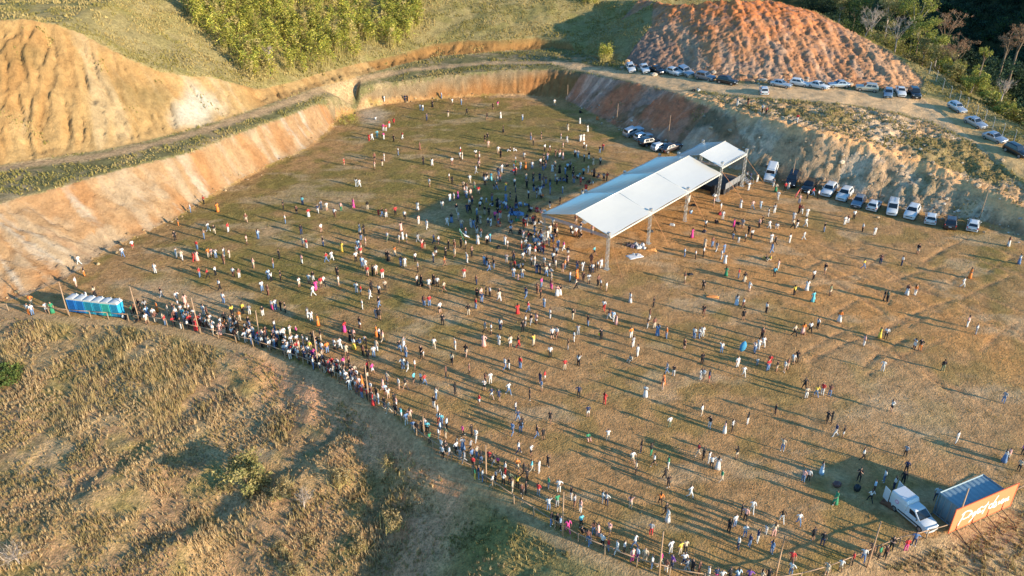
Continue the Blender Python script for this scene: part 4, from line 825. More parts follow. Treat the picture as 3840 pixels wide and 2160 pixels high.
corr(cl_(.1, .05, CH - .09), cu, cw, CL - .2, CW - .1, Vector((0, 0, 1)), 'roof', .62, .035)
q = MB()
for x in (0, CL):
    for y in (0, CW): q.tube([cl_(x, y, 0), cl_(x, y, CH)], .075, 4)
    for z in (.06, CH - .06): q.tube([cl_(x, 0, z), cl_(x, CW, z)], .07, 4)
for y in (0, CW):
    for z in (.06, CH - .06): q.tube([cl_(0, y, z), cl_(CL, y, z)], .07, 4)
q.build('frame', pm('container_frame', (.20, .27, .30), .5, .2), ct)
q = MB()
for y in (.35, .75, 1.4, 1.8): q.tube([cl_(-.10, y, .1), cl_(-.10, y, CH - .1)], .022, 6)
q.build('locking_bar', steel, ct)
b0, b1 = Vector((39.75, 52.95, .12)), Vector((47.25, 56.4, .12)); bu = (b1 - b0).normalized(); bn = Vector((bu.y, -bu.x, 0)); BL_, BH = (b1 - b0).length, 2.85
bb = empty('billboard', b0); tag(bb, 'orange billboard with white handwritten script in front of the container', 'sign')
def bl_(x, y, n_): return bu * x + Vector((0, 0, y)) + bn * n_
M3 = Matrix((bu, bn, Vector((0, 0, 1)))).transposed()
q = MB(); q.box(bl_(BL_ / 2, BH / 2, 0), (BL_, .05, BH), mtx=M3); q.build('panel', pm('billboard_orange', (.82, .235, .10), .6, 0, .03, 1), bb)
q = MB()
for (x, y, dx, dy) in ((BL_ / 2, .03, BL_ + .1, .07), (BL_ / 2, BH - .03, BL_ + .1, .07), (0.0, BH / 2, .07, BH + .1), (BL_, BH / 2, .07, BH + .1)): q.box(bl_(x, y, 0.006), (dx, .085, dy), mtx=M3)
q.build('trim', pm('billboard_trim', (.72, .15, .06), .6), bb)
def px2b(p):
    A = np.array([[1560, -235], [-665, 580]]); s_, t_ = np.linalg.solve(A, np.array([p[0] - 325, p[1] - 790])); return s_ * BL_, (1 - t_) * BH
STROKES = [[(510,870),(430,1010),(320,1185)], [(440,925),(510,855),(600,812),(670,822),(670,880),(600,950),(520,1000),(445,1030)],
 [(590,985),(640,880),(660,910),(710,865)], [(735,905),(690,960),(740,850),(790,850),(735,905)], [(800,840),(720,960),(640,1050),(585,1110)], [(815,870),(870,800),(850,770),(810,830),(830,880),(890,830)], [(955,720),(900,730),(870,800),(900,850),(960,790)],
 [(1105,590),(1050,680),(990,790),(925,905)], [(960,740),(1020,690),(1100,650)], [(1360,430),(1290,530),(1170,720)], [(1210,640),(1140,660),(1100,740),(1150,750),(1210,680)], [(1215,710),(1290,640),(1280,600),(1220,640),(1200,720),(1260,720),(1310,660)],
 [(1370,570),(1350,655),(1430,560)], [(1425,610),(1480,560),(1460,530),(1410,590),(1430,630),(1490,590)], [(1510,520),(1480,600),(1540,510),(1530,580),(1610,465),(1580,560),(1620,530)]]
q = MB()
for st_ in STROKES:
    P = [px2b(p) for p in st_]; pts = []
    for i in range(len(P) - 1):
        p0, p1, p2, p3 = P[max(i - 1, 0)], P[i], P[i + 1], P[min(i + 2, len(P) - 1)]
        for k in range(4):
            t_ = k / 4; pts.append(tuple(.5 * (2 * p1[d] + (p2[d] - p0[d]) * t_ + (2 * p0[d] - 5 * p1[d] + 4 * p2[d] - p3[d]) * t_ ** 2 + (3 * p1[d] - p0[d] - 3 * p2[d] + p3[d]) * t_ ** 3) for d in (0, 1)))
    pts.append(P[-1]); wd = .085; vs = []
    for i, p in enumerate(pts):
        d = np.array(pts[min(i + 1, len(pts) - 1)]) - np.array(pts[max(i - 1, 0)]); d = d / (np.hypot(*d) + 1e-9); nx_, ny_ = -d[1] * wd, d[0] * wd
        for s_ in (1, -1): vs.append(bl_(p[0] + nx_ * s_, p[1] + ny_ * s_, .034 + .0004 * len(q.v) / 40))
    q.add(vs, [(2 * i, 2 * i + 1, 2 * i + 3, 2 * i + 2) for i in range(len(pts) - 1)])
q.build('lettering', pm('sign_white', (.80, .74, .64), .6), bb)
for x in (.9, 3.0, 5.0, 7.0):
    q = MB(); g0 = b0 + bl_(x, 0, 2.1); zg = height(g0.x, g0.y) - b0.z - .1
    q.tube([bl_(x, 1.9, .0) - bn * .06, bl_(x, .1, .06), bl_(x, zg, 2.1) ], [.04, .04, .04], 5); q.tube([bl_(x, 1.0, -.06), bl_(x, -.6, -.06)], .05, 5); q.build('brace', pm('dark_steel', (.05, .045, .045), .5, .5), bb)

# ------------------------------------------------------------------ vehicles
glass = pm('car_glass', (.015, .022, .03), .08, 0, .0, 1, 0, 0, .6)
rubber = pm('tyre_rubber', (.02, .02, .021), .85); rim_m = pm('alloy_rim', (.42, .42, .43), .35, .8); lampw = pm('headlamp_glass', (.72, .74, .76), .15, 0, 0, 1, 0, 0, .8); lampr = pm('tail_lamp', (.42, .02, .015), .25); trim_m = pm('black_trim', (.025, .025, .027), .6); plate_m = pm('number_plate', (.55, .55, .54), .5)
PAINT = dict(white=(.58,.58,.565,.30,0), silver=(.45,.47,.49,.30,.55), grey=(.20,.235,.27,.3,.4), black=(.012,.014,.018,.22,.1), champagne=(.46,.42,.35,.32,.5), dark=(.045,.035,.035,.25,.2), bluegrey=(.20,.27,.34,.3,.4))
paints = {k: plain('car_paint_' + k, v[:3], v[3], v[4], .02, 1, 0, .6, .5) for k, v in PAINT.items()}
TYPES = dict(hatch=dict(L=3.95, W=1.72, hood=.92, belt=.98, roof=1.48, hx=.62, wsb=.60, wst=.02, rt=-1.55, rb=-1.86), sedan=dict(L=4.4, W=1.74, hood=.90, belt=.95, roof=1.45, hx=.7, wsb=.70, wst=.05, rt=-1.05, rb=-1.60),
 suv=dict(L=4.4, W=1.84, hood=1.06, belt=1.10, roof=1.68, hx=.72, wsb=.72, wst=.20, rt=-1.75, rb=-2.08), jeep=dict(L=4.4, W=1.80, hood=1.10, belt=1.12, roof=1.76, hx=.75, wsb=.72, wst=.50, rt=-2.05, rb=-2.15), van=dict(L=4.3, W=1.70, hood=1.05, belt=1.12, roof=1.90, hx=.9, wsb=1.15, wst=.62, rt=-2.0, rb=-2.10), pickup=dict(L=4.5, W=1.70, hood=.98, belt=1.02, roof=1.50, hx=.75, wsb=.72, wst=.20, rt=-.62, rb=-.72))
def make_car(ty, paint):
    T = TYPES[ty]; L, Wd = T['L'], T['W']; hw = Wd / 2; r = empty('parked_car')
    mt = paints[paint]; hb = .24; tr_ = .33 if ty not in ('suv', 'jeep') else .37
    def sec(x, zt_, w_, zb=hb, tuck=.10):                 # one rounded cross-section
        return [Vector((x, y, z)) for y, z in ((-w_ + .10, zb), (-w_ + .02, zb + .10), (-w_, zb + .32), (-w_ + .015, zt_ - .20), (-w_ + tuck * .6, zt_ - .05), (-w_ + tuck * 1.7, zt_), (w_ - tuck * 1.7, zt_), (w_ - tuck * .6, zt_ - .05), (w_ - .015, zt_ - .20), (w_, zb + .32), (w_ - .02, zb + .10), (w_ - .10, zb))]
    f, bk = L / 2, -L / 2; hd, bt = T['hood'], T['belt']; q = MB()
    rear_h = bt + .02 if ty in ('hatch', 'suv', 'jeep', 'van') else bt + .03
    if ty == 'pickup': rear_h = .92
    q.loft([sec(f, hd - .32, hw - .22, .34), sec(f - .05, hd - .20, hw - .10, .28), sec(f - .35, hd - .07, hw - .02), sec(T['wsb'] + .25, hd, hw), sec(T['wsb'] - .1, bt, hw), sec(-.6, bt + .01, hw), sec(T['rb'] + .05, bt + .01, hw) , sec(T['rb'] - .04, rear_h, hw), sec(bk + .12, rear_h - .05, hw - .03), sec(bk + .03, rear_h - .18, hw - .10, .30), sec(bk, rear_h - .34, hw - .18, .36)])
    b_ = q.build('body', mt, r, True); b_.data.polygons.foreach_set('use_smooth', [True] * len(b_.data.polygons)); em = b_.modifiers.new('e', 'EDGE_SPLIT'); em.split_angle = R(38)
    zb_, zr = bt - .03, T['roof']; wb_, wr_ = hw - .09, hw - (.26 if ty not in ('jeep', 'van') else .16)
    lo = [Vector(v) for v in ((T['wsb'], -wb_, zb_), (T['wsb'], wb_, zb_), (T['rb'], wb_, zb_), (T['rb'], -wb_, zb_))]; hi = [Vector(v) for v in ((T['wst'], -wr_, zr), (T['wst'], wr_, zr), (T['rt'], wr_, zr), (T['rt'], -wr_, zr))]
    q = MB(); mid = [a.lerp(c, .9) for a, c in zip(lo, hi)]; top = [Vector((c.x * .97 - .01, c.y * .90, zr)) for c in hi]
    crown = [Vector((c.x * .6 + (T['wst'] + T['rt']) * .2, c.y * .6, zr + .03)) for c in hi]
    q.loft([lo, mid, top, crown]); cb = q.build('cabin', mt, r, False); cb.modifiers.new('b', 'BEVEL').width = .03
    def pane(name, i, j, a0_, a1_, h0=.12, h1=.86):
        q = MB(); l0, l1 = lo[i].lerp(lo[j], a0_), lo[i].lerp(lo[j], a1_); t0, t1 = mid[i].lerp(mid[j], a0_), mid[i].lerp(mid[j], a1_)
        P = [l0.lerp(t0, h0), l1.lerp(t1, h0), l1.lerp(t1, h1), l0.lerp(t0, h1)]; n = (P[1] - P[0]).cross(P[3] - P[0]).normalized()
        cen = sum(P, Vector()) / 4; n = n if n.dot(cen - Vector((-.5, 0, 1.2))) > 0 else -n
        q.add([p + n * .012 for p in P] + [p - n * .01 for p in P], [(0, 1, 2, 3), (7, 6, 5, 4), (0, 4, 5, 1), (1, 5, 6, 2), (2, 6, 7, 3), (3, 7, 4, 0)]); q.build(name, glass, r)
    pane('windscreen', 0, 1, .06, .94, .08, .96); pane('rear_window', 2, 3, .08, .92, .15, .92)
    for i, j in ((0, 3), (1, 2)):
        if ty == 'pickup': pane('side_window', i, j, .12, .88)
        elif ty == 'van': pane('side_window', i, j, .08, .34)
        else: pane('side_window', i, j, .10, .47); pane('side_window', i, j, .51, .86)
    if ty == 'pickup':
        q = MB(); q.box((-1.52, 0, .965), (1.30, Wd - .34, .03)); q.build('load_bed', trim_m, r)
        q = MB()
        for y in (-hw + .06, hw - .06): q.box((-1.52, y, 1.0), (1.4, .08, .20))
        q.box((-2.19, 0, 1.0), (.08, Wd - .2, .20)); q.build('bed_side', mt, r)
    if ty == 'van':
        q = MB()
        for y in (-.5, .5): q.tube([(.2, y, zr + .12), (-1.8, y, zr + .12)], .02, 5)
        for x in (.0, -.6, -1.2, -1.7): q.tube([(x, -.55, zr + .13), (x, .55, zr + .13)], .02, 5)
        for x in (.0, -1.7):
            for y in (-.5, .5): q.tube([(x, y, zr - .02), (x, y, zr + .13)], .018, 5)
        q.build('roof_rack', steel if ty == 'van' else trim_m, r)
    for x in (f - .82, bk + .78):
        for sgn in (-1, 1):
            q = MB(); n = 18; y0, y1 = sgn * (hw - .21), sgn * (hw + .012)
            q.loft([[Vector((x + math.cos(2 * math.pi * k / n) * rr, yy, tr_ + math.sin(2 * math.pi * k / n) * rr)) for k in range(n)] for yy, rr in ((y0, tr_ - .03), (y0 + sgn * .03, tr_), (y1 - sgn * .03, tr_), (y1, tr_ - .03))])
            wh_ = q.build('wheel', rubber, r, False)
            q = MB(); q.loft([[Vector((x + math.cos(2 * math.pi * k / n) * rr, yy, tr_ + math.sin(2 * math.pi * k / n) * rr)) for k in range(n)] for yy, rr in ((y1 - sgn * .02, tr_ * .66), (y1 + sgn * .006, tr_ * .63), (y1 + sgn * .012, tr_ * .15))]); q.build('rim', rim_m, wh_, False)
    for sgn in (-1, 1):
        q = MB(); q.blob((f - .16, sgn * (hw - .27), hd - .24), (.12, .19, .085), 1, 0, 2); q.build('headlight', lampw, r, True)
        q = MB(); q.blob((bk + .10, sgn * (hw - .17), rear_h - .20), (.10, .11, .13 if ty in ('suv', 'hatch', 'jeep', 'van') else .09), 1, 0, 2); q.build('taillight', lampr, r, True)
        q = MB(); q.blob((T['wsb'] - .12, sgn * (hw + .08), bt + .06), (.07, .10, .075), 1, 0, 2); q.build('wing_mirror', mt if ty != 'van' else trim_m, r, True)
    q = MB(); q.box((f - .015, 0, hd - .40), (.05, Wd * .56, .12)); q.build('grille', trim_m, r)
    q = MB(); q.box((f + .005, 0, .46), (.03, .40, .12)); q.box((bk - .005, 0, rear_h - .42), (.03, .40, .12)); q.build('number_plate', plate_m, r)
    return r
CARS = [
 (2367,264,.5,1,'hatch','white','white hatchback facing the field, leftmost of the cars below the mound'), (2418,265,.5,1,'sedan','white','white sedan parked between a white hatchback and a black car below the mound'), (2465,271,1,.6,'sedan','black','black sedan between two white cars at the foot of the red mound'), (2530,279,1,.5,'hatch','white','white hatchback tucked beside a silver off-roader below the mound'), (2572,279,.9,.6,'suv','silver','pale silver off-roader half behind a white hatchback below the mound'), (2645,298,1,.35,'suv','grey','grey off-roader parked alone on the upper road left of a black one'), (2727,312,1,.3,'suv','black','black off-roader on the upper road at the end of the left group'),
 (2864,350,-.2,-1,'hatch','white','white hatchback parked apart in the middle of the upper road, tail towards the field'), (2928,325,1,.25,'sedan','silver','silver sedan first in the line of five under the mound'), (2997,321,1,.2,'hatch','white','white boxy hatchback behind the silver sedan under the mound'), (3069,330,1,.35,'sedan','white','white coupe-like sedan in the middle of the line under the mound'), (3143,327,-1,.0,'sedan','silver','silver sedan parked tail to tail with a beige off-roader'), (3248,340,-1,-.1,'suv','champagne','champagne coloured off-roader in profile at the right of the mound'), (3328,362,.0,1,'hatch','bluegrey','blue grey hatchback facing the camera beside a white pickup'), (3375,355,.35,1,'pickup','white','small white pickup truck between a blue hatchback and a black car'), (3427,360,.55,1,'suv','black','black off-roader parked right of the white pickup truck'),
 (3586,415,1,.62,'hatch','silver','silver hatchback beside the concrete post fence, uppermost of four'), (3656,470,1,.58,'sedan','silver','silver sedan in the middle of the line beside the concrete posts'), (3730,525,1,.6,'sedan','silver','silver sedan just behind a black car by the concrete posts'), (3808,578,1,.6,'suv','black','black off-roader cut by the right edge of the picture'),
 (2375,507,1,-.32,'suv','silver','silver off-roader at the left end of cars behind the tent'), (2412,523,1,-.3,'hatch','silver','silver hatchback second of the cars behind the tent'), (2436,543,1,-.3,'suv','black','black off-roader between two pale cars behind the tent'), (2478,560,1,-.3,'hatch','white','white hatchback beside the black car behind the tent'), (2518,567,1,-.3,'sedan','dark','dark car mostly hidden behind the left slope of the tent'),
 (2888,668,-.35,1,'jeep','white','white boxy four-wheel-drive right beside the stage stairs'), (2969,690,-.4,1,'suv','black','black off-roader nearest to the white boxy four-wheel-drive'), (3031,712,-.5,1,'suv','black','black off-roader with a red shirted person beside its nose'), (3106,725,-.6,1,'suv','white','white off-roader beside the black one with people in front'), (3164,742,-.6,1,'suv','white','white off-roader left of a dark grey hatchback in the car row'), (3216,768,-.45,1,'hatch','grey','dark grey hatchback in the middle of the car row'), (3276,780,.5,-1,'hatch','white','white hatchback with tail to the field left of the rack van'), (3344,795,-.12,1,'van','white','white van with a roof rack in the car row'), (3416,808,-.4,1,'suv','white','white off-roader right of the van with a roof rack'), (3488,830,.12,-1,'hatch','white','white hatchback tail out beside a dark red-black off-roader'), (3562,847,.1,-1,'suv','dark','very dark off-roader with tail to the field near the row end'), (3646,855,.15,-1,'hatch','white','white hatchback at the right end of the car row')]
protos = {}
for (u_, v_, dx, dy, ty, pt, lb) in CARS:
    P = hit(u_, v_); Q = hit(u_ + dx * 12, v_ + dy * 12 * .55)
    Pz = P[2]; A1 = at_z(u_, v_, Pz); A2 = at_z(u_ + dx * 10, v_ + dy * 10 * .62, Pz); hd_ = math.atan2(A2[1] - A1[1], A2[0] - A1[0])
    if (ty, pt) not in protos: c_ = protos[(ty, pt)] = make_car(ty, pt)
    else: c_ = copy_tree(protos[(ty, pt)])
    fx_, fy_ = math.cos(hd_), math.sin(hd_); L_ = TYPES[ty]['L'] * .36; Wd_ = .7
    zs_ = [height(P[0] + fx_ * sx * L_ - fy_ * sy * Wd_, P[1] + fy_ * sx * L_ + fx_ * sy * Wd_) for sx, sy in ((1, 1), (1, -1), (-1, 1), (-1, -1))]
    c_.scale = (1.06, 1.06, 1.06); c_.location = (P[0], P[1], sum(zs_) / 4 - .03); pit = -math.atan2((zs_[0] + zs_[1] - zs_[2] - zs_[3]) / 2, 2 * L_); rol = math.atan2((zs_[0] + zs_[2] - zs_[1] - zs_[3]) / 2, 2 * Wd_)
    c_.rotation_euler = (Matrix.Rotation(hd_, 3, 'Z') @ Matrix.Rotation(pit, 3, 'Y') @ Matrix.Rotation(rol, 3, 'X')).to_euler()
    tag(c_, lb, 'car', 'cars parked round the field')
# the white delivery van with its tall box, doors open
dv = empty('delivery_van', (37.35, 54.85, height(37.35, 54.85) - .03), math.atan2(-.912, .41)); tag(dv, 'white delivery van with tall box, pink roundel and rear doors open', 'van')
vw = plain('van_white', (.60, .60, .59), .35, 0, .02, 1, 0, .4, .5)
def vsec(x, zt_, w_, zb=.26, tp=.10): return [Vector((x, y, z)) for y, z in ((-w_ + .08, zb), (-w_, zb + .12), (-w_, zb + .45), (-w_ + .01, zt_ - .25), (-w_ + tp * .5, zt_ - .06), (-w_ + tp * 1.4, zt_), (w_ - tp * 1.4, zt_), (w_ - tp * .5, zt_ - .06), (w_ - .01, zt_ - .25), (w_, zb + .45), (w_, zb + .12), (w_ - .08, zb))]
q = MB(); q.loft([vsec(2.18, .62, .62, .36), vsec(2.12, .78, .74, .30), vsec(1.75, .98, .83), vsec(1.20, 1.06, .85), vsec(1.15, 1.06, .85), vsec(-.3, 1.06, .85), vsec(-.35, 1.06, .85), vsec(-2.05, 1.06, .85), vsec(-2.1, 1.0, .83)]); o = q.build('body', vw, dv, True); o.modifiers.new('e', 'EDGE_SPLIT').split_angle = R(35)
q = MB(); lo = [Vector(v) for v in ((1.22, -.78, 1.03), (1.22, .78, 1.03), (-.42, .78, 1.03), (-.42, -.78, 1.03))]; hi = [Vector(v) for v in ((.42, -.66, 1.62), (.42, .66, 1.62), (-.42, .68, 1.62), (-.42, -.68, 1.62))]
q.loft([lo, [a.lerp(c, .92) for a, c in zip(lo, hi)], [Vector((c.x * .95, c.y * .9, 1.63)) for c in hi], [Vector((c.x * .5, c.y * .5, 1.66)) for c in hi]]); q.build('cab', vw, dv, False).modifiers.new('b', 'BEVEL').width = .03
def vpane(name, P, mt_=glass, e=.014):
    P = [Vector(p) for p in P]; n = (P[1] - P[0]).cross(P[3] - P[0]).normalized(); cen = sum(P, Vector()) / len(P); n = n if n.dot(cen - Vector((-.3, 0, 1.1))) > 0 else -n
    q = MB(); k = len(P); q.add([p + n * e for p in P] + [p - n * .01 for p in P], [tuple(range(k)), tuple(range(2 * k - 1, k - 1, -1))] + [(i, k + i, k + (i + 1) % k, (i + 1) % k) for i in range(k)]); return q.build(name, mt_, dv)
L_ = lambda i, j, a, h: lo[i].lerp(lo[j], a).lerp(hi[i].lerp(hi[j], a), h)
vpane('windscreen', [L_(0, 1, .05, .06), L_(0, 1, .95, .06), L_(0, 1, .93, .86), L_(0, 1, .07, .86)])
for i, j in ((0, 3), (1, 2)): vpane('side_window', [L_(i, j, .12, .10), L_(i, j, .72, .10), L_(i, j, .66, .80), L_(i, j, .16, .80)])
q = MB(); q.loft([[Vector((x, y, z)) for y, z in ((-.87, .62), (-.88, 1.55), (-.80, 1.93), (-.70, 1.98), (.70, 1.98), (.80, 1.93), (.88, 1.55), (.87, .62))] for x in (-2.16, -2.14, -.62, -.52)] + [[Vector((-.34, y, z)) for y, z in ((-.84, .62), (-.84, 1.5), (-.72, 1.72), (-.64, 1.76), (.64, 1.76), (.72, 1.72), (.84, 1.5), (.84, .62))]]); q.build('cargo_box', vw, dv, False).modifiers.new('b', 'BEVEL').width = .025
q = MB(); q.box((-2.165, 0, 1.22), (.02, 1.45, 1.3)); q.build('opening_shade_panel', trim_m, dv)  # dark sheet on the closed box end, painting the shade inside the doors
for sgn in (-1, 1):
    q = MB(); a = R(100 if sgn < 0 else 75); cx, cy = -2.18 - .36 * math.sin(a), sgn * (.86 - .36 * math.cos(a) * -1 if False else .86 + .36 * math.cos(a) * -1)
    q.box((cx, cy, 1.27), (.05, .74, 1.38), sgn * (math.pi / 2 - a) if False else sgn * (a - math.pi / 2) + math.pi / 2 * 0 + (math.pi / 2)); q.build('rear_door', vw, dv).modifiers.new('b', 'BEVEL').width = .02
for sgn in (-1, 1):
    q = MB(); q.box((.2, sgn * .862, .60), (2.6, .03, .14)); q.build('side_moulding', trim_m, dv)
    q = MB(); q.blob((1.0, sgn * .95, 1.12), (.07, .10, .09), 1, 0, 2); q.build('wing_mirror', trim_m, dv, True)
    q = MB(); q.blob((2.0, sgn * .58, .78), (.12, .18, .10), 1, 0, 2); q.build('headlight', lampw, dv, True)
    vv = []
    for k in range(16): vv.append((-1.35 + .21 * math.cos(2 * math.pi * k / 16), sgn * .882, 1.28 + .21 * math.sin(2 * math.pi * k / 16)))
    vpane('roundel', vv, pm('roundel_pink', (.62, .25, .36), .5), .012)
    vv = [(-1.35 + .13 * math.cos(2 * math.pi * k / 16), sgn * .896, 1.28 + .13 * math.sin(2 * math.pi * k / 16)) for k in range(16)]
    vpane('roundel_centre', vv, pm('roundel_pale', (.72, .58, .62), .5), .012)
for x in (1.42, -1.46):
    for sgn in (-1, 1):
        n = 18; y0, y1 = sgn * .64, sgn * .87; q = MB()
        q.loft([[Vector((x + math.cos(2 * math.pi * k / n) * rr, yy, .32 + math.sin(2 * math.pi * k / n) * rr)) for k in range(n)] for yy, rr in ((y0, .29), (y0 + sgn * .03, .32), (y1 - sgn * .03, .32), (y1, .29))]); wh_ = q.build('wheel', rubber, dv, False)
        q = MB(); q.loft([[Vector((x + math.cos(2 * math.pi * k / n) * rr, yy, .32 + math.sin(2 * math.pi * k / n) * rr)) for k in range(n)] for yy, rr in ((y1 - sgn * .02, .2), (y1 + sgn * .008, .19), (y1 + sgn * .014, .05))]); q.build('rim', rim_m, wh_, False)
q = MB(); q.box((2.15, 0, .62), (.06, 1.0, .14)); q.build('grille', trim_m, dv)
q = MB(); q.box((2.185, 0, .42), (.03, .42, .12)); q.build('number_plate', plate_m, dv)

# ------------------------------------------------------------------ concrete post fence by the upper road
cf = empty('wire_fence', tuple(hit(3640, 470))); tag(cf, 'fence of cranked pale concrete posts and wire along the upper road', 'fence')
conc = pm('concrete', (.42, .38, .33), .9, 0, .15, 4, .2)
cps = [(3450,225),(3461,243),(3484,276),(3509,308),(3534,338),(3561,368),(3594,388),(3623,412),(3658,442),(3690,460),(3720,487),(3757,512),(3800,537),(3836,560)]
tops = []
for p in cps:
    P = hit(*p); q = MB(); x, y, z = P; q.tube([(x, y, z - .3), (x, y, z + 2.3), (x - .28, y - .05, z + 2.65)], [.08, .075, .06], 4); off(q.build('post', conc, cf), cf); tops.append(P)
q = MB()
for h in (.3, .8, 1.3, 1.8, 2.25):
    for a, c_ in zip(tops[:-1], tops[1:]): q.tube([(a[0], a[1], a[2] + h), (c_[0], c_[1], c_[2] + h)], .012, 3)
off(q.build('wire', steel, cf), cf)

# ------------------------------------------------------------------ things left on the grass
def cloth_heap(name, u_, v_, dx, dy, dz, col, label, cat, rz=0.0, sd=0, sit=0):
    P = hit(u_, v_); n = 10; vs = []; rr = random.Random(sd)
    for j in range(n + 1):
        for i in range(n + 1):
            x, y = i / n - .5, j / n - .5; e = max(0, 1 - (2 * max(abs(x), abs(y))) ** 4)
            vs.append((x * dx * (1 + rr.uniform(-.05, .05)), y * dy * (1 + rr.uniform(-.05, .05)), .02 + dz * e * rr.uniform(.35, 1)))
    q = MB(); q.add(vs, [(j * (n + 1) + i, j * (n + 1) + i + 1, (j + 1) * (n + 1) + i + 1, (j + 1) * (n + 1) + i) for j in range(n) for i in range(n)])
    o = q.build(name, pm('cloth_' + name + str(sd), col, .85, 0, .25, 6), None, True); o.modifiers.new('t', 'SOLIDIFY').thickness = .02
    o.location = P; o.rotation_euler = (0, 0, rz); tag(o, label, cat); return o
cloth_heap('picnic_blanket', 2380, 961, 2.4, 1.5, .06, (.72,.70,.68), 'white picnic blanket with things on it, right of the front tower', 'blanket', .4, 1)
for k, (u_, v_, c_, s_, lb) in enumerate([(2358,922,(.13,.10,.10),1,'dark bag at the left end of the heap under the tent edge'), (2372,927,(.32,.20,.22),.9,'dusky pink bag in the heap under the tent edge'), (2384,920,(.55,.53,.50),1.1,'white bag behind the dusky pink one under the tent edge'), (2396,930,(.58,.57,.55),1,'white bag in the middle of the heap by the second tower'), (2408,922,(.45,.44,.45),1,'grey bag beside the second truss tower'), (2414,932,(.60,.58,.55),.8,'small white bag at the right end of the heap by the second tower'),
 (2012,905,(.60,.60,.60),1.2,'white bundle at the foot of the left truss tower'), (2024,912,(.50,.52,.56),1.1,'pale blue bag before the white bundle by the left tower'), (2036,900,(.62,.62,.60),1.2,'white sack right of the white bundle by the left tower'), (2046,912,(.10,.05,.05),.9,'dark red bag at the right of the sacks by the left tower'), (2020,893,(.05,.05,.06),.9,'black bag behind the white bundle by the left tower'), (2376,955,(.62,.60,.56),.5,'small white parcel lying on the picnic blanket'), (2390,958,(.35,.32,.30),.5,'small grey parcel lying on the picnic blanket')]): cloth_heap('bag', u_, v_, .95 * s_, .7 * s_, .55 * s_, c_, lb, 'bag', k * 1.1, 50 + k)
cloth_heap('folded_parasol', 2442, 938, 1.8, .8, .35, (.75,.33,.10), 'orange and yellow folded parasol lying by the second truss tower', 'parasol', -.3, 4)
cloth_heap('blanket', 2671, 1113, 1.8, .6, .25, (.75,.28,.08), 'orange blanket bundle lying alone on the dirt right of the tent', 'blanket', -.25, 5)
for nm, u_, v_, r_, c_, lb, ct_ in (('rubbish_bag', 3212, 1840, (.33, .33, .42), (.02, .025, .03), 'black rubbish bag standing in the shade left of the van', 'bag'), ('basket', 3137, 1824, (.42, .36, .34), (.11, .06, .055), 'dark brown basket on the shaded grass left of the rubbish bag', 'basket')):
    P = hit(u_, v_); q = MB(); q.blob((0, 0, r_[2] * .85), r_, 3, .12, 2); q.tube([(0, 0, r_[2] * 1.5), (.04, 0, r_[2] * 2.0)], [.10, .04], 6)
    o = q.build(nm, pm(nm + '_skin', c_, .4), None, True); o.location = P; tag(o, lb, ct_)
cloth_heap('folding_table_cloth', 2590, 1030, .8, .5, .3, (.03,.03,.035), 'black bag lying on the grass beside the red cloth', 'bag', .2, 8).name = 'black_bag'
cloth_heap('striped_blanket', 1937, 803, 2.6, 1.3, .5, (.18,.30,.50), 'blue and white blanket spread over chairs left of the tent', 'blanket', -.1, 9)
cloth_heap('brown_crate', 3335, 1895, 1.5, .9, .8, (.16,.07,.04), 'brown crates stacked behind the open van', 'crate', -.9, 10)
cloth_heap('picnic_things', 2060, 1015, 1.2, .7, .3, (.5,.45,.4), 'small beige bundle in front of the crowd by the tent', 'bundle', .2, 11)
for k, (u_, v_, c_, lb) in enumerate([(2600,772,(.03,.03,.03),'black bag on the dirt under the tent, nearest the stage'), (2680,735,(.62,.6,.56),'white bag lying between the stage and the car row'), (2700,803,(.5,.05,.05),'red bag on the dirt right of the tent'), (2770,840,(.05,.04,.04),'dark backpack beside seated people right of the tent'), (2520,845,(.55,.52,.48),'pale bag on the dirt under the right eave of the tent'), (2440,870,(.04,.04,.045),'dark bag between the second and third truss towers'), (2640,870,(.05,.04,.05),'dark bag right of the third truss tower'), (1870,930,(.03,.03,.03),'black bag on the grass left of the tent front')]):
    cloth_heap('bag', u_, v_, .9, .6, .45, c_, lb, 'bag', k * .7, 20 + k)
P = hit(1732, 930); fl = empty('flag', P); tag(fl, 'white flag on a green pole held up left of the tent', 'flag')
q = MB(); q.tube([(.5, -.3, .9), (-.3, .1, 3.3)], .03, 6); q.build('pole', pm('green_pole', (.05, .33, .16), .5), fl, True)
q = MB(); vs = [( -.3 + .1 * i + .8 * (j / 6) * (i / 8), .1 + .07 * math.sin(i * 1.3) , 3.3 - .16 * i * (1 - .2 * j / 6) - .5 * j / 6) for j in range(7) for i in range(9)]
q.add(vs, [(j * 9 + i, j * 9 + i + 1, (j + 1) * 9 + i + 1, (j + 1) * 9 + i) for j in range(6) for i in range(8)]); q.build('cloth', pm('flag_white', (.76, .75, .72), .8), fl, True).modifiers.new('t', 'SOLIDIFY').thickness = .01
P = hit(2994, 765); fl = empty('flag', P); tag(fl, 'small coral red flag held above the crowd near the car row', 'flag')
q = MB(); q.tube([(0, 0, .9), (0, 0, 3.0)], .025, 6); q.build('pole', wood2, fl, True)
q = MB(); vs = [(-.1 * i, .05 * math.sin(i), 3.0 - .14 * i - .9 * j / 6 * (i / 8)) for j in range(7) for i in range(9)]
q.add(vs, [(j * 9 + i, j * 9 + i + 1, (j + 1) * 9 + i + 1, (j + 1) * 9 + i) for j in range(6) for i in range(8)]); q.build('cloth', pm('flag_red', (.62, .14, .12), .8), fl, True).modifiers.new('t', 'SOLIDIFY').thickness = .01
P = hit(2782, 1328); q = MB(); n = 12
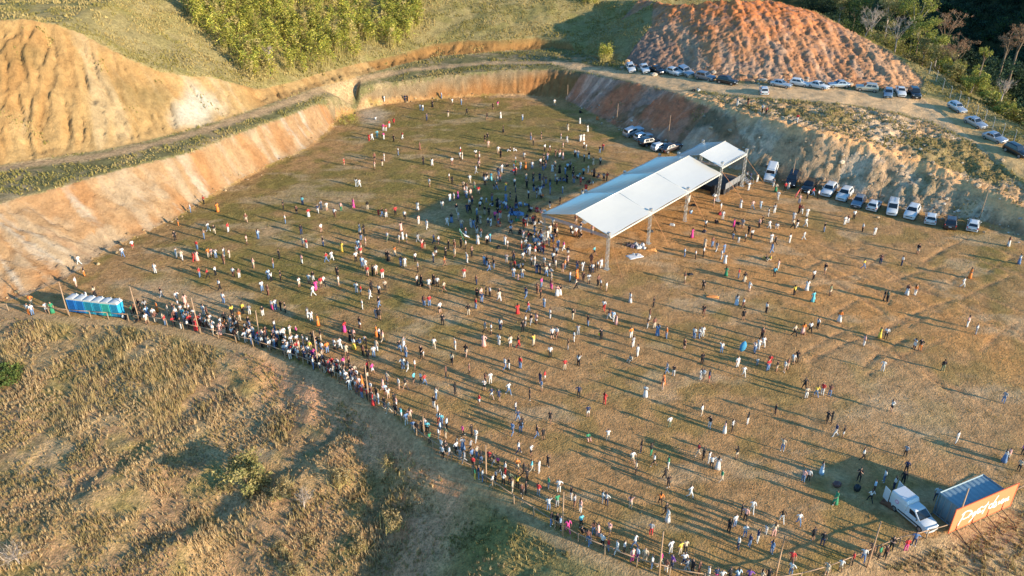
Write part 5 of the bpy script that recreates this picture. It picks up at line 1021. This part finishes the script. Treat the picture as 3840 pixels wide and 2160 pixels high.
q.loft([[Vector((math.cos(2 * math.pi * k / n) * r_ + x_, math.sin(2 * math.pi * k / n) * r_ * .6, z_)) for k in range(n)] for z_, r_, x_ in ((.5, .22, -.15), (.9, .45, -.05), (1.4, .52, .02), (1.9, .36, .1), (2.25, .08, .16))])
o = q.build('blue_shawl', pm('shawl_blue', (.05, .26, .44), .7), None, True); o.location = P; o.scale = (.8, .8, .85); tag(o, 'bright blue shawl billowing over a person right of centre', 'shawl')
P = hit(2247, 1272); q = MB(); q.blob((0, 0, .75), (.17, .17, .2), 1, .02, 2); o = q.build('balloon', pm('balloon_yellow', (.75, .52, .05), .4), None, True); o.location = P; tag(o, 'small yellow balloon beside a person in black, right of centre', 'balloon')
# ------------------------------------------------------------------ vegetation
def tri_mesh(name, T, cols):
    """T: (n,3,3) triangles, cols: (n,3)"""
    n = len(T); me = bpy.data.meshes.new(name)
    me.vertices.add(n * 3); me.vertices.foreach_set('co', T.astype(np.float32).ravel())
    me.loops.add(n * 3); me.loops.foreach_set('vertex_index', np.arange(n * 3, dtype=np.int32))
    me.polygons.add(n); me.polygons.foreach_set('loop_start', (np.arange(n) * 3).astype(np.int32)); me.polygons.foreach_set('loop_total', np.full(n, 3, np.int32))
    me.update(calc_edges=True)
    ca = me.color_attributes.new('col', 'FLOAT_COLOR', 'POINT'); c = np.repeat(cols, 3, 0)
    ca.data.foreach_set('color', np.concatenate([np.clip(c, .005, .9), np.ones((n * 3, 1))], 1).astype(np.float32).ravel()); return me
leafm = vcol_mat('leaves', .75, .15, .8, .30); grassm = vcol_mat('dry_grass_blades', .9, .15, .8, .25)
g2 = np.random.default_rng(5)
def blades(P, H, Wd, per, lean, cols, cvar=.18):
    """grass tufts at P (n,3): per blades each"""
    n = len(P); k = n * per; B = np.repeat(P, per, 0); h = np.repeat(H, per) * g2.uniform(.55, 1.15, k); a = g2.uniform(0, 2 * np.pi, k); r = g2.uniform(.0, 1, k) * np.repeat(lean, per) * h
    off_ = g2.uniform(-.14, .14, (k, 2)) * np.repeat(np.clip(H * 1.4, .5, 3), per)[:, None]
    base = B + np.c_[off_, np.full(k, -.04)]; tip = base + np.c_[np.cos(a) * r, np.sin(a) * r, h]
    b_ = a + np.pi / 2 + g2.uniform(-.6, .6, k); w_ = np.repeat(Wd, per) * g2.uniform(.6, 1.3, k); d = np.c_[np.cos(b_) * w_, np.sin(b_) * w_, np.zeros(k)]
    return np.stack([base - d, base + d, tip], 1), np.repeat(cols, per, 0) * g2.uniform(1 - cvar, 1 + cvar, (k, 1))
def scatter(n, x0, x1, y0, y1): return g2.uniform(x0, x1, n), g2.uniform(y0, y1, n)
def inview(x, y, z=0, m=60):
    zc = y * CP + (CAM_H - z) * SP; u = 1920 + F_PX * x / zc; v = 1080 - F_PX * (y * SP - (CAM_H - z) * CP) / zc
    return (u > -m) & (u < 3840 + m) & (v > -m) & (v < 2160 + m)
polyF = list(map(tuple, FIELD))
def pick(c4, w4):
    c4 = np.array(c4); return c4[np.array([g2.choice(len(c4), p=None if w4 is None else w4) for _ in range(1)])]
def mixcols(n, t_, ca_, cb_):
    m_ = np.clip(t_ + g2.uniform(-.25, .25, n), 0, 1)[:, None]; return np.array(ca_)[None] * (1 - m_) + np.array(cb_)[None] * m_
# -- foreground slope: tussocks, thick and uneven
x, y = scatter(150000, -80, 90, 32, 100)
k = ~inpoly(x, y, polyF) & inview(x, y, -3); x, y = x[k], y[k]
dfe = polydist(x, y, wF)[0]; bankish = inpoly(x, y, list(map(tuple, wB)) + list(map(tuple, wT1[::-1])))
path = polydist(x, y, np.array(wpoly([(700,905),(900,1010),(990,1090),(1060,1150),(1120,1200),(1150,1270),(1080,1350),(1020,1449),(990,1500)])))[0]
dn = fbm(x * .35, y * .35, 4, 201); dn2 = fbm(x * .1, y * .1, 3, 202)
k = (dfe > 1.3) & ~bankish & (x < 70) & (g2.random(len(x)) < np.clip((dn - .36) * 4.2, .05, 1)) & (g2.random(len(x)) < np.clip(path / 3.2, .12, 1)); x, y, dn, dn2 = x[k], y[k], dn[k], dn2[k]
z = heights(x, y); tall = np.clip((fbm(x * .22, y * .22, 3, 203) - .5) * 5, 0, 1); H = .20 + .28 * g2.random(len(x)) + .55 * tall * g2.random(len(x))
cA = mixcols(len(x), st(fbm(x * .28, y * .28, 4, 204), .40, .60), (.55, .39, .205), (.38, .28, .12)); soil = g2.random(len(x)) < .12; cA[soil] = (.42, .27, .15)
grn = soft_pts = polydist(x, y, np.array(wpoly([(1190,1260),(1320,1300),(1450,1370),(1560,1440)])))[0] < 4.5
cA[grn] = cA[grn] * .5 + np.array((.24, .24, .07)) * .5
T_, C_ = blades(np.c_[x, y, z], H, .035 + .04 * g2.random(len(x)), 7, .35 + .3 * g2.random(len(x)), cA)
o = link('dry_grass', tri_mesh('dry_grass', T_, C_), grassm); tag(o, 'dry tussock grass covering the slope below the fence', 'grass', kind='stuff')
# -- far left corner: tall straw
x, y = scatter(5000, -75, -38, 70, 92); k = ~inpoly(x, y, polyF) & (polydist(x, y, wF)[0] > 2) & inview(x, y, -2); x, y = x[k], y[k]
k = fbm(x * .2, y * .2, 3, 210) > .50; x, y = x[k], y[k]
T_, C_ = blades(np.c_[x, y, heights(x, y)], .5 + .8 * g2.random(len(x)), np.full(len(x), .035), 5, np.full(len(x), .28), mixcols(len(x), st(fbm(x * .3, y * .3, 3, 211), .4, .6), (.57, .41, .20), (.46, .33, .14)))
o = link('tall_straw', tri_mesh('tall_straw', T_, C_), grassm); tag(o, 'tall yellow straw standing left below the fence', 'grass', kind='stuff')
# -- short tufts on the field
x, y = scatter(95000, -75, 90, 44, 200); k = inpoly(x, y, polyF) & inview(x, y); x, y = x[k], y[k]
k = g2.random(len(x)) < np.clip((fbm(x * .3, y * .3, 4, 220) - .42) * 3, .04, .7); x, y = x[k], y[k]
gr = height and heights(x, y); gg = inpoly(x, y, wpoly([(330,650),(480,560),(640,460),(800,360),(920,285),(1150,256),(1380,262),(1500,320),(1480,400),(1300,500),(1100,620),(1050,760),(800,900),(560,740)]))
cA = mixcols(len(x), st(fbm(x * .2, y * .2, 3, 221), .42, .6), (.56, .35, .15), (.40, .29, .09)); cA[gg] = cA[gg] * .5 + np.array((.28, .25, .075)) * .5
T_, C_ = blades(np.c_[x, y, gr], .07 + .12 * g2.random(len(x)), .03 + .04 * g2.random(len(x)), 4, np.full(len(x), .7), cA)
o = link('field_grass', tri_mesh('field_grass', T_, C_), grassm); tag(o, 'short trodden grass of the field', 'grass', kind='stuff')
# -- shelves, bank tops and the hill behind
x, y = scatter(190000, -130, 105, 95, 300); z = heights(x, y); k = inview(x, y, z) & ~inpoly(x, y, polyF) & ~inpoly(x, y, MOUND); x, y, z = x[k], y[k], z[k]
cutp = list(map(tuple, wT2[:18])) + list(map(tuple, wT3[::-1])); bankp = list(map(tuple, wB)) + list(map(tuple, wT1[::-1])); benchp = list(map(tuple, wT1)) + list(map(tuple, wT2[::-1]))
inc, inb, inn = inpoly(x, y, cutp), inpoly(x, y, bankp), inpoly(x, y, benchp); ins = inpoly(x, y, SPOIL)
trackd = np.minimum(polydist(x, y, np.array(wpoly([(-60,430),(100,410),(250,392),(350,372),(450,347),(560,315),(640,287),(740,252),(800,230),(900,203),(1000,182),(1100,170),(1250,158),(1400,156),(1500,172),(1640,205)])))[0], polydist(x, y, np.array(wpoly([(1400,160),(1500,178),(1600,200),(1700,225),(1800,258),(1900,293),(2000,318),(2100,341),(2200,372),(2300,405),(2400,447),(2500,497)])))[0])
roadp = wpoly([(1565,178),(1700,192),(1780,204),(1880,215),(2050,219),(2240,232),(2310,245),(2345,245),(2400,262),(2500,335),(2600,400),(2640,500),(2560,440),(2450,358),(2330,300),(2150,264),(2050,256),(1880,243),(1700,220),(1600,205)])
fn = fbm(x * .25, y * .25, 4, 230); keep = np.where(inn, (fn > .42), np.where(inc, (fn > .70), np.where(inb, (fn > .74) & (x > 10), np.where(ins, fn > .68, fn > .40)))) & (trackd > 1.6) & ~inpoly(x, y, roadp) & (x < 100)
x, y, z, inn, inb, ins = x[keep], y[keep], z[keep], inn[keep], inb[keep], ins[keep]
dk = st(fbm(x * .16, y * .16, 4, 231), .40, .58); cA = mixcols(len(x), dk, (.50, .37, .15), (.32, .26, .08)); low = inb | ins; cA[low] = cA[low] * .5 + np.array((.36, .27, .12)) * .5
hl = inn & (g2.random(len(x)) < .5); cA[hl] = cA[hl] * .5 + np.array((.22, .21, .07)) * .5
H = np.where(inn, .25, .30) + .45 * g2.random(len(x)) * st(fbm(x * .3, y * .3, 3, 232), .4, .7)
T_, C_ = blades(np.c_[x, y, z], H, .07 + .07 * g2.random(len(x)), 4, np.full(len(x), .5), cA)
o = link('hill_grass', tri_mesh('hill_grass', T_, C_), grassm); tag(o, 'dry grass and weeds over the shelves and hillsides', 'grass', kind='stuff')
# -- leaf clouds
def leaves(cen, rad, n, size, cols, flat=.0, droop=0.0):
    """leaf triangles filling an ellipsoid shell unevenly"""
    d = g2.normal(size=(n, 3)); d /= np.linalg.norm(d, axis=1)[:, None]; r = g2.random(n) ** .45
    P = np.array(cen) + d * r[:, None] * np.array(rad)
    u_ = g2.normal(size=(n, 3)); u_ /= np.linalg.norm(u_, axis=1)[:, None]; v_ = np.cross(u_, g2.normal(size=(n, 3))); v_ /= np.linalg.norm(v_, axis=1)[:, None] + 1e-9
    s_ = size * g2.uniform(.6, 1.4, n)[:, None]
    if droop: u_ = u_ * (1 - droop) + np.array((0, 0, -1.0)) * droop
    T_ = np.stack([P - v_ * s_ * .38, P + v_ * s_ * .38, P + u_ * s_], 1)
    ci = g2.integers(0, len(cols), n); return T_, np.array(cols)[ci] * g2.uniform(.75, 1.25, (n, 1))
def limb_path(p0, p1, bend, rr): 
    m_ = (Vector(p0) + Vector(p1)) / 2 + Vector((rr.uniform(-1, 1), rr.uniform(-1, 1), rr.uniform(-.2, .6))) * bend; return [Vector(p0), m_, Vector(p1)]
BARK = dict(pale=pm('pale_bark', (.45, .36, .29), .9, 0, .2, 4), brown=pm('brown_bark', (.20, .14, .09), .9, 0, .2, 4))
TW = dict(pale=(.46, .36, .28), rust=(.40, .22, .13))
LC = dict(green=[(.10,.14,.035), (.15,.18,.045), (.07,.10,.03)], yellow=[(.42,.38,.08), (.33,.32,.07), (.20,.22,.05)], olive=[(.32,.27,.10), (.26,.24,.08), (.38,.30,.12)], dark=[(.035,.06,.03), (.05,.08,.035), (.025,.045,.03)], rust=[(.36,.20,.11), (.42,.27,.15), (.30,.18,.09)], pale=[(.42,.33,.24), (.38,.29,.2)])
def make_tree(name, base, top_z, cr, kind, label, group=None, sd=0):
    """tapered trunk with forking limbs, crown of leaf clumps (or bare twigs) spread through its volume"""
    rr = random.Random(sd * 7 + 3); bx, by, bz = base; Ht = top_z - bz; root = empty(name, base); tag(root, label, 'tree' if name != 'bush' else 'bush', group)
    bare = kind in ('pale', 'rust'); q = MB(); ch = Ht - cr * (1.5 if Ht > cr * 2.2 else .6); r0 = .06 + .011 * Ht; ends = []
    lean = (rr.uniform(-.4, .4), rr.uniform(-.4, .4)); ch = max(ch, Ht * .3)
    q.tube([(0, 0, -.5), (lean[0] * .4, lean[1] * .4, ch * .5), (lean[0], lean[1], ch)], [r0 * 1.3, r0, r0 * .8], 7)
    nl = 7 if bare else 5
    for i in range(nl):
        a = 2 * math.pi * i / nl + rr.uniform(-.4, .4); rad = cr * rr.uniform(.45, .9); e = (lean[0] + math.cos(a) * rad, lean[1] + math.sin(a) * rad, ch + (Ht - ch) * rr.uniform(.45, .95))
        P_ = limb_path((lean[0], lean[1], ch * rr.uniform(.8, 1)), e, .5, rr); q.tube(P_, [r0 * .6, r0 * .38, r0 * .16], 5); ends.append(e)
        for j in range(6 if bare else 3):
            b_ = P_[1].lerp(P_[2], rr.uniform(-.2, 1)); e2 = b_ + Vector((rr.uniform(-1, 1), rr.uniform(-1, 1), rr.uniform(-.1, .9))) * cr * .42; q.tube([b_, (b_ + e2) / 2 + Vector((0, 0, .1)), e2], [r0 * .22, r0 * .15, r0 * .06], 4); ends.append(tuple(e2))
    q.build('trunk', BARK['pale' if kind == 'pale' or (not bare and rr.random() < .25) else 'brown'], root, True)
    Ts, Cs = [], []
    if bare:                                             # a haze of twigs
        n = int(520 * cr / 3); E_ = np.array(ends); c0 = E_[g2.integers(0, len(E_), n)] + g2.normal(size=(n, 3)) * .12; d = c0 - np.array((lean[0], lean[1], ch)); d /= np.linalg.norm(d, axis=1)[:, None] + 1e-6
        d = d + g2.normal(size=(n, 3)) * .55; d /= np.linalg.norm(d, axis=1)[:, None]; L_2 = g2.uniform(.35, 1.0, n)[:, None]; s_ = np.cross(d, g2.normal(size=(n, 3))); s_ /= np.linalg.norm(s_, axis=1)[:, None]
        Ts.append(np.stack([c0 - s_ * .022, c0 + s_ * .022, c0 + d * L_2], 1)); Cs.append(np.array(TW[kind])[None] * g2.uniform(.7, 1.25, (n, 1)))
        if kind == 'rust':
            for e in ends[::2]: t_, c_ = leaves(e, (.8, .8, .55), 26, .22, LC['rust']); Ts.append(t_); Cs.append(c_)
    else:
        nb = 34; sz = .30 if kind != 'dark' else .5
        for i in range(nb):
            if i < len(ends): c0 = ends[i]
            else:
                a = rr.uniform(0, 6.28); rad = cr * rr.random() ** .5 * .9; c0 = (lean[0] + math.cos(a) * rad, lean[1] + math.sin(a) * rad, Ht * rr.uniform(.22, .93) - rad * .25)
            f_ = rr.uniform(.24, .42) * cr * (1.15 - .4 * max(0, c0[2] / Ht - .5)); t_, c_ = leaves(c0, (f_, f_, f_ * .7), int(95 * (cr / 3.5) ** 1.2), sz, [tuple(v * s_ for v in c) for c in LC[kind] for s_ in (rr.uniform(.8, 1.2),)]); Ts.append(t_); Cs.append(c_)
    o = link('crown', tri_mesh('crown', np.concatenate(Ts), np.concatenate(Cs)), leafm, root); return root
def tree_at(u_, v_, Y, cr, kind, label, name='tree', sd=0, group='trees along the edge of the valley'):
    d = ray(u_, v_)
    while u_ > 3400 and d[0] * Y / d[1] < 101: Y += 1
    k_ = Y / d[1]; X = d[0] * k_; zc = CAM_H + d[2] * k_; zb = height(X, Y)
    return make_tree(name, (X, Y, zb), max(zc + cr * .75, zb + cr * 1.2), cr, kind, label, group, sd)
TREES = [(3375,110,206,3.2,'pale','pale leafless tree forking low, above the right flank of the mound'), (3555,88,205,4.3,'rust','broad pinkish bare tree standing out against the dark valley'), (3592,185,186,3.6,'rust','rusty brown tree below the broad pinkish one'), (3785,155,192,2.4,'rust','small rusty treetop in the dark valley, left of another at the edge'), (3838,125,192,2.6,'rust','rusty treetop cut by the right edge of the picture'), (3768,325,165,1.9,'pale','slender bare tree with a crooked pale trunk by the concrete posts'), (3282,55,226,3.6,'pale','tall bare pale tree at the top left of the valley trees'), (3250,92,216,2.4,'pale','low pale scrubby tree left of the forking leafless one'),
 (3450,30,226,4.8,'yellow','tall bright yellow green tree lit at the valley edge'), (3345,22,232,4.4,'olive','olive tree between the tall bare one and the bright yellow one'), (3458,108,206,3.8,'yellow','yellow green tree under the tallest bright one'), (3478,165,192,3.0,'olive','olive tree just left of the broad pinkish one'), (3530,150,196,2.6,'yellow','small yellow tree at the foot of the pinkish bare tree'), (3530,210,180,2.9,'olive','olive tree behind the upper concrete posts'), (3548,262,172,3.0,'yellow','yellow olive tree behind the middle concrete posts'), (3590,285,167,2.6,'olive','olive shrubby tree behind the middle concrete posts'), (3640,345,158,3.0,'yellow','feathery yellow green tree behind the silver hatchback'), (3215,18,238,4.2,'green','dark green tree at the top edge above the mound'), (3160,8,240,3.2,'olive','small olive tree at the top edge right of the mound summit'), (3695,425,151,2.2,'yellow','yellow shrub beyond the silver sedan by the posts'), (3745,462,146,2.0,'yellow','low yellow shrub right behind the lower concrete posts'), (3690,470,149,1.6,'olive','low olive shrub between the lower concrete posts'), (3695,195,180,1.5,'yellow','little bright green treetop alone in the dark valley')]
for i, (u_, v_, Y, cr, kd, lb) in enumerate(TREES): tree_at(u_, v_, Y, cr, kd, lb, sd=i)
# -- the dark wood down in the valley: one mass
Ts, Cs = [], []; rr = random.Random(77)
for i in range(520):
    X, Y = rr.uniform(106, 200), rr.uniform(85, 330)
    zb = height(X, Y)
    if not inview(np.array([X]), np.array([Y]), zb + 8, 800)[0]: continue
    cr = rr.uniform(2.6, 4.4); h_ = rr.uniform(8, 13) if X > 112 else rr.uniform(5, 8); s_ = rr.uniform(.6, 1.35); cols = [tuple(v * s_ for v in c) for c in LC['dark'] + ([LC['green'][0]] if rr.random() < .35 else [])]
    for j in range(9):
        a = rr.uniform(0, 6.28); rad = cr * rr.random() ** .5; t_, c_ = leaves((X + math.cos(a) * rad, Y + math.sin(a) * rad, zb + h_ * rr.uniform(.45, .95) - rad * .5), (cr * .45, cr * .45, cr * .36), 70, .55, cols); Ts.append(t_); Cs.append(c_)
o = link('valley_wood', tri_mesh('valley_wood', np.concatenate(Ts), np.concatenate(Cs)), leafm); tag(o, 'dark dense wood filling the shaded valley at the top right', 'wood', kind='stuff')
# (undergrowth along the concrete posts comes with the bamboo helpers below)
# -- bamboo on the hill
def plume(P, h, lean, n, cols, stalk=True, size=.55, wid=.9):
    t_ = g2.random(n) ** .7 * .85 + .15; ax = np.array([lean[0], lean[1], 0]); c0 = np.array(P) + ax * (t_ ** 2)[:, None] * h + np.c_[np.zeros((n, 2)), t_ * h * (1 - .12 * t_)]
    sp_ = wid * (.35 + .75 * np.sin(np.clip(t_, 0, 1) * 2.6))[:, None]; c0 = c0 + g2.normal(size=(n, 3)) * np.c_[sp_, sp_, sp_ * .45] * .5
    d = g2.normal(size=(n, 3)) * np.array((1, 1, .5)) + np.array((0, 0, -.35)); d /= np.linalg.norm(d, axis=1)[:, None]; s_ = np.cross(d, g2.normal(size=(n, 3))); s_ /= np.linalg.norm(s_, axis=1)[:, None]; L_2 = size * g2.uniform(.6, 1.5, n)[:, None]
    Tt = np.stack([c0 - s_ * L_2 * .22, c0 + s_ * L_2 * .22, c0 + d * L_2], 1); Cc = np.array(cols)[g2.integers(0, len(cols), n)] * g2.uniform(.7, 1.3, (n, 1))
    if stalk:
        m_ = 7; b_ = np.array(P) + np.c_[g2.normal(size=(m_, 2)) * .4, np.zeros(m_)]; tp = b_ + np.c_[g2.normal(size=(m_, 2)) * .5 + np.array(lean)[None] * h * .5, g2.uniform(.5, .8, m_) * h]
        Tt = np.concatenate([Tt, np.stack([b_ - np.array((.05, 0, 0)), b_ + np.array((.05, .02, 0)), tp], 1)]); Cc = np.concatenate([Cc, np.tile(np.array((.45, .36, .14)), (m_, 1))])
    return Tt, Cc
BC = [(.47,.41,.065), (.38,.36,.06), (.30,.31,.055), (.50,.42,.10), (.22,.25,.05)]
poly = [tuple(qhit(*p)[:2]) for p in [(455,8),(490,60),(560,140),(640,212),(760,188),(900,150),(1010,120),(1080,98)]] + [(-25, 228), (-28, 262), (-95, 262)]
pa = np.array(poly); Ts, Cs = [], []; cnt = 0; rr = random.Random(5)
while cnt < 1450:
    X, Y = rr.uniform(pa[:, 0].min(), pa[:, 0].max()), rr.uniform(pa[:, 1].min(), pa[:, 1].max())
    if not inpoly(np.array([X]), np.array([Y]), poly)[0]: continue
    if fbm(np.array([X * .13]), np.array([Y * .13]), 3, 240)[0] < .30: continue
    cnt += 1; a = rr.uniform(0, 6.28); l_ = rr.uniform(.03, .22); s_ = rr.uniform(.65, 1.2); strawy = rr.random() < .14
    cols = [(.50,.38,.15), (.44,.35,.13)] if strawy else [tuple(v * s_ for v in c) for c in BC]
    t_, c_ = plume((X, Y, height(X, Y) - .1), rr.uniform(3.6, 7.5), (math.cos(a) * l_, math.sin(a) * l_), 120, cols, True, .5, rr.uniform(.6, 1.1)); Ts.append(t_); Cs.append(c_)
o = link('bamboo_thicket', tri_mesh('bamboo_thicket', np.concatenate(Ts), np.concatenate(Cs)), leafm); tag(o, 'dense sunlit yellow green bamboo thicket on the hill', 'bamboo', kind='stuff')
Ts, Cs = [], []; rr = random.Random(15)
for i in range(230):
    Y = rr.uniform(118, 245); X = 100.2 + abs(rr.gauss(0, 1)) * 7 + (Y > 205) * rr.uniform(-8, 0); s_ = rr.uniform(.5, 1.15); cols = [tuple(v * s_ for v in c) for c in (LC['yellow'] + LC['olive'] if rr.random() < .75 else LC['olive'] + [(.40,.31,.2)])]
    t_, c_ = plume((X, Y, height(X, Y) - .1), rr.uniform(1.6, 4.6), (rr.uniform(-.15, .15), rr.uniform(-.15, .15)), 130, cols, False, .5, rr.uniform(.9, 1.9)); Ts.append(t_); Cs.append(c_)
o = link('valley_edge_scrub', tri_mesh('valley_edge_scrub', np.concatenate(Ts), np.concatenate(Cs)), leafm); tag(o, 'yellow green scrub between the trees along the concrete posts', 'scrub', kind='stuff')
def clump(name, u_, v_, n, h, spread, cols, label, cat, grp=None, leaf=90):
    P = hit(u_, v_); Ts, Cs = [], []
    for i in range(n):
        a = random.uniform(0, 6.28); r_ = spread * random.random() ** .5; l_ = random.uniform(.05, .3)
        t_, c_ = plume((math.cos(a) * r_, math.sin(a) * r_, -.1), h * random.uniform(.7, 1.1), (math.cos(a) * l_, math.sin(a) * l_), leaf, cols, True, .16 * h ** .6, spread * .45); Ts.append(t_); Cs.append(c_)
    o = link(name, tri_mesh(name, np.concatenate(Ts), np.concatenate(Cs)), leafm); o.location = P; tag(o, label, cat, grp)
clump('bamboo_clump', 2264, 228, 16, 4.6, 1.6, BC[:3] + [(.45,.36,.12)], 'bright yellow green bamboo clump between the back bank and the first cars', 'bamboo')
clump('bamboo_clump', 2215, 10, 16, 3.4, 2.2, BC, 'yellow bamboo clump at the top edge left of the mound', 'bamboo')
clump('bamboo_clump', 1300, 455, 10, 1.5, 2.6, BC, 'low green scrub at the left inner corner of the back bank', 'scrub')
STRAW = [(.48,.36,.17), (.42,.31,.15), (.36,.27,.12)]
for (u_, v_, n, h, s_, lb) in [(1058,1850,8,1.9,.7,'tall dry grass clump just right of the leafy bush below the fence'), (1282,1808,9,2.1,.7,'tallest straw clump standing in the shaded gully'), (1480,1975,10,2.0,.9,'long straw clump leaning on dead stems in the lower gully'), (1105,2158,8,1.6,.8,'straw clump cut by the bottom edge below the gully'), (1345,2061,9,1.4,.4,'narrow dry clump low in the gully, left of the long one'), (1166,2031,5,1.1,.5,'small dry clump in the shade below the bare shrub'), (1058,2065,6,1.2,.6,'rounded dry clump at the left of the shaded gully bottom'), (1465,1735,6,1.2,.5,'dry clump highest in the gully near the fallen earth'), (830,1850,7,1.3,.8,'drooping straw clump left of the leafy bush')]:
    clump('dry_grass_clump', u_, v_, n, h, s_, STRAW, lb, 'grass clump', 'tall dry grass clumps below the fence', 60)
P = hit(935, 1835); make_tree('bush', tuple(P), P[2] + 3.7, 2.4, 'olive', 'lone leafy bush with grey twigs on the slope below the fence', None, 91)
P = hit(20, 1440); make_tree('bush', tuple(P), P[2] + 2.0, 1.6, 'green', 'dark green bush at the left edge below the portable toilets', None, 92)
P = hit(1140, 1905); make_tree('shrub', tuple(P), P[2] + 1.6, .9, 'pale', 'small bare shrub in the shade right of the leafy bush', None, 93)
P = hit(1008, 262); make_tree('tree', tuple(P), P[2] + 5.0, 1.3, 'pale', 'thin white trunked tree in front of the bamboo thicket', None, 94)
P = hit(75, 2110); make_tree('shrub', tuple(P), P[2] + 1.8, 1.2, 'pale', 'dead grey shrub at the bottom left corner', None, 95)

# -- clods and stones fallen at the foot of the banks
Ts, Cs = [], []; rr = random.Random(99)
ico = bmesh.new(); bmesh.ops.create_icosphere(ico, subdivisions=1, radius=1.0); IV = np.array([v.co[:] for v in ico.verts]); IF = np.array([[l.index for l in f.verts] for f in ico.faces]); ico.free()
def stones(line_, n, spread, s0, s1, cols):
    P = np.array(line_); L = np.concatenate([[0], np.cumsum(np.hypot(*np.diff(P, axis=0).T))])
    for i in range(n):
        s_ = rr.uniform(0, L[-1]); k_ = min(int(np.searchsorted(L, s_, 'right')) - 1, len(P) - 2); p = P[k_] + (P[k_ + 1] - P[k_]) * ((s_ - L[k_]) / (L[k_ + 1] - L[k_])); x, y = p[0] + rr.gauss(0, spread), p[1] + rr.gauss(0, spread); r_ = s0 + (s1 - s0) * rr.random() ** 3
        v = IV * g2.uniform(.7, 1.2, (len(IV), 1)) * np.array((r_ * rr.uniform(.8, 1.4), r_ * rr.uniform(.8, 1.3), r_ * .7)) + np.array((x, y, height(x, y) + r_ * .2)); Ts.append(v[IF]); Cs.append(np.tile(np.array(rr.choice(cols)) * rr.uniform(.7, 1.2), (len(IF), 1)))
stones(wB[19:], 300, 1.1, .06, .4, [(.46, .34, .22), (.40, .28, .18), (.5, .42, .33)]); stones(wB[:19], 260, .8, .06, .35, [(.34, .22, .11), (.40, .28, .15)])
stones([tuple(q_at(*p)[:2]) for p in TM], 320, 1.4, .1, .8, [(.46, .27, .14), (.44, .36, .27)]); stones(wpoly([(1800,290),(2050,345),(2200,400),(2400,480),(2560,560)]), 120, 5.0, .1, .6, [(.5, .4, .28), (.44, .32, .2)])
o = link('fallen_rubble', tri_mesh('fallen_rubble', np.concatenate(Ts), np.concatenate(Cs)), vcol_mat('rubble_stone', .95, .2, 3)); tag(o, 'stones and clods fallen along the foot of the earth banks', 'rubble', kind='stuff')
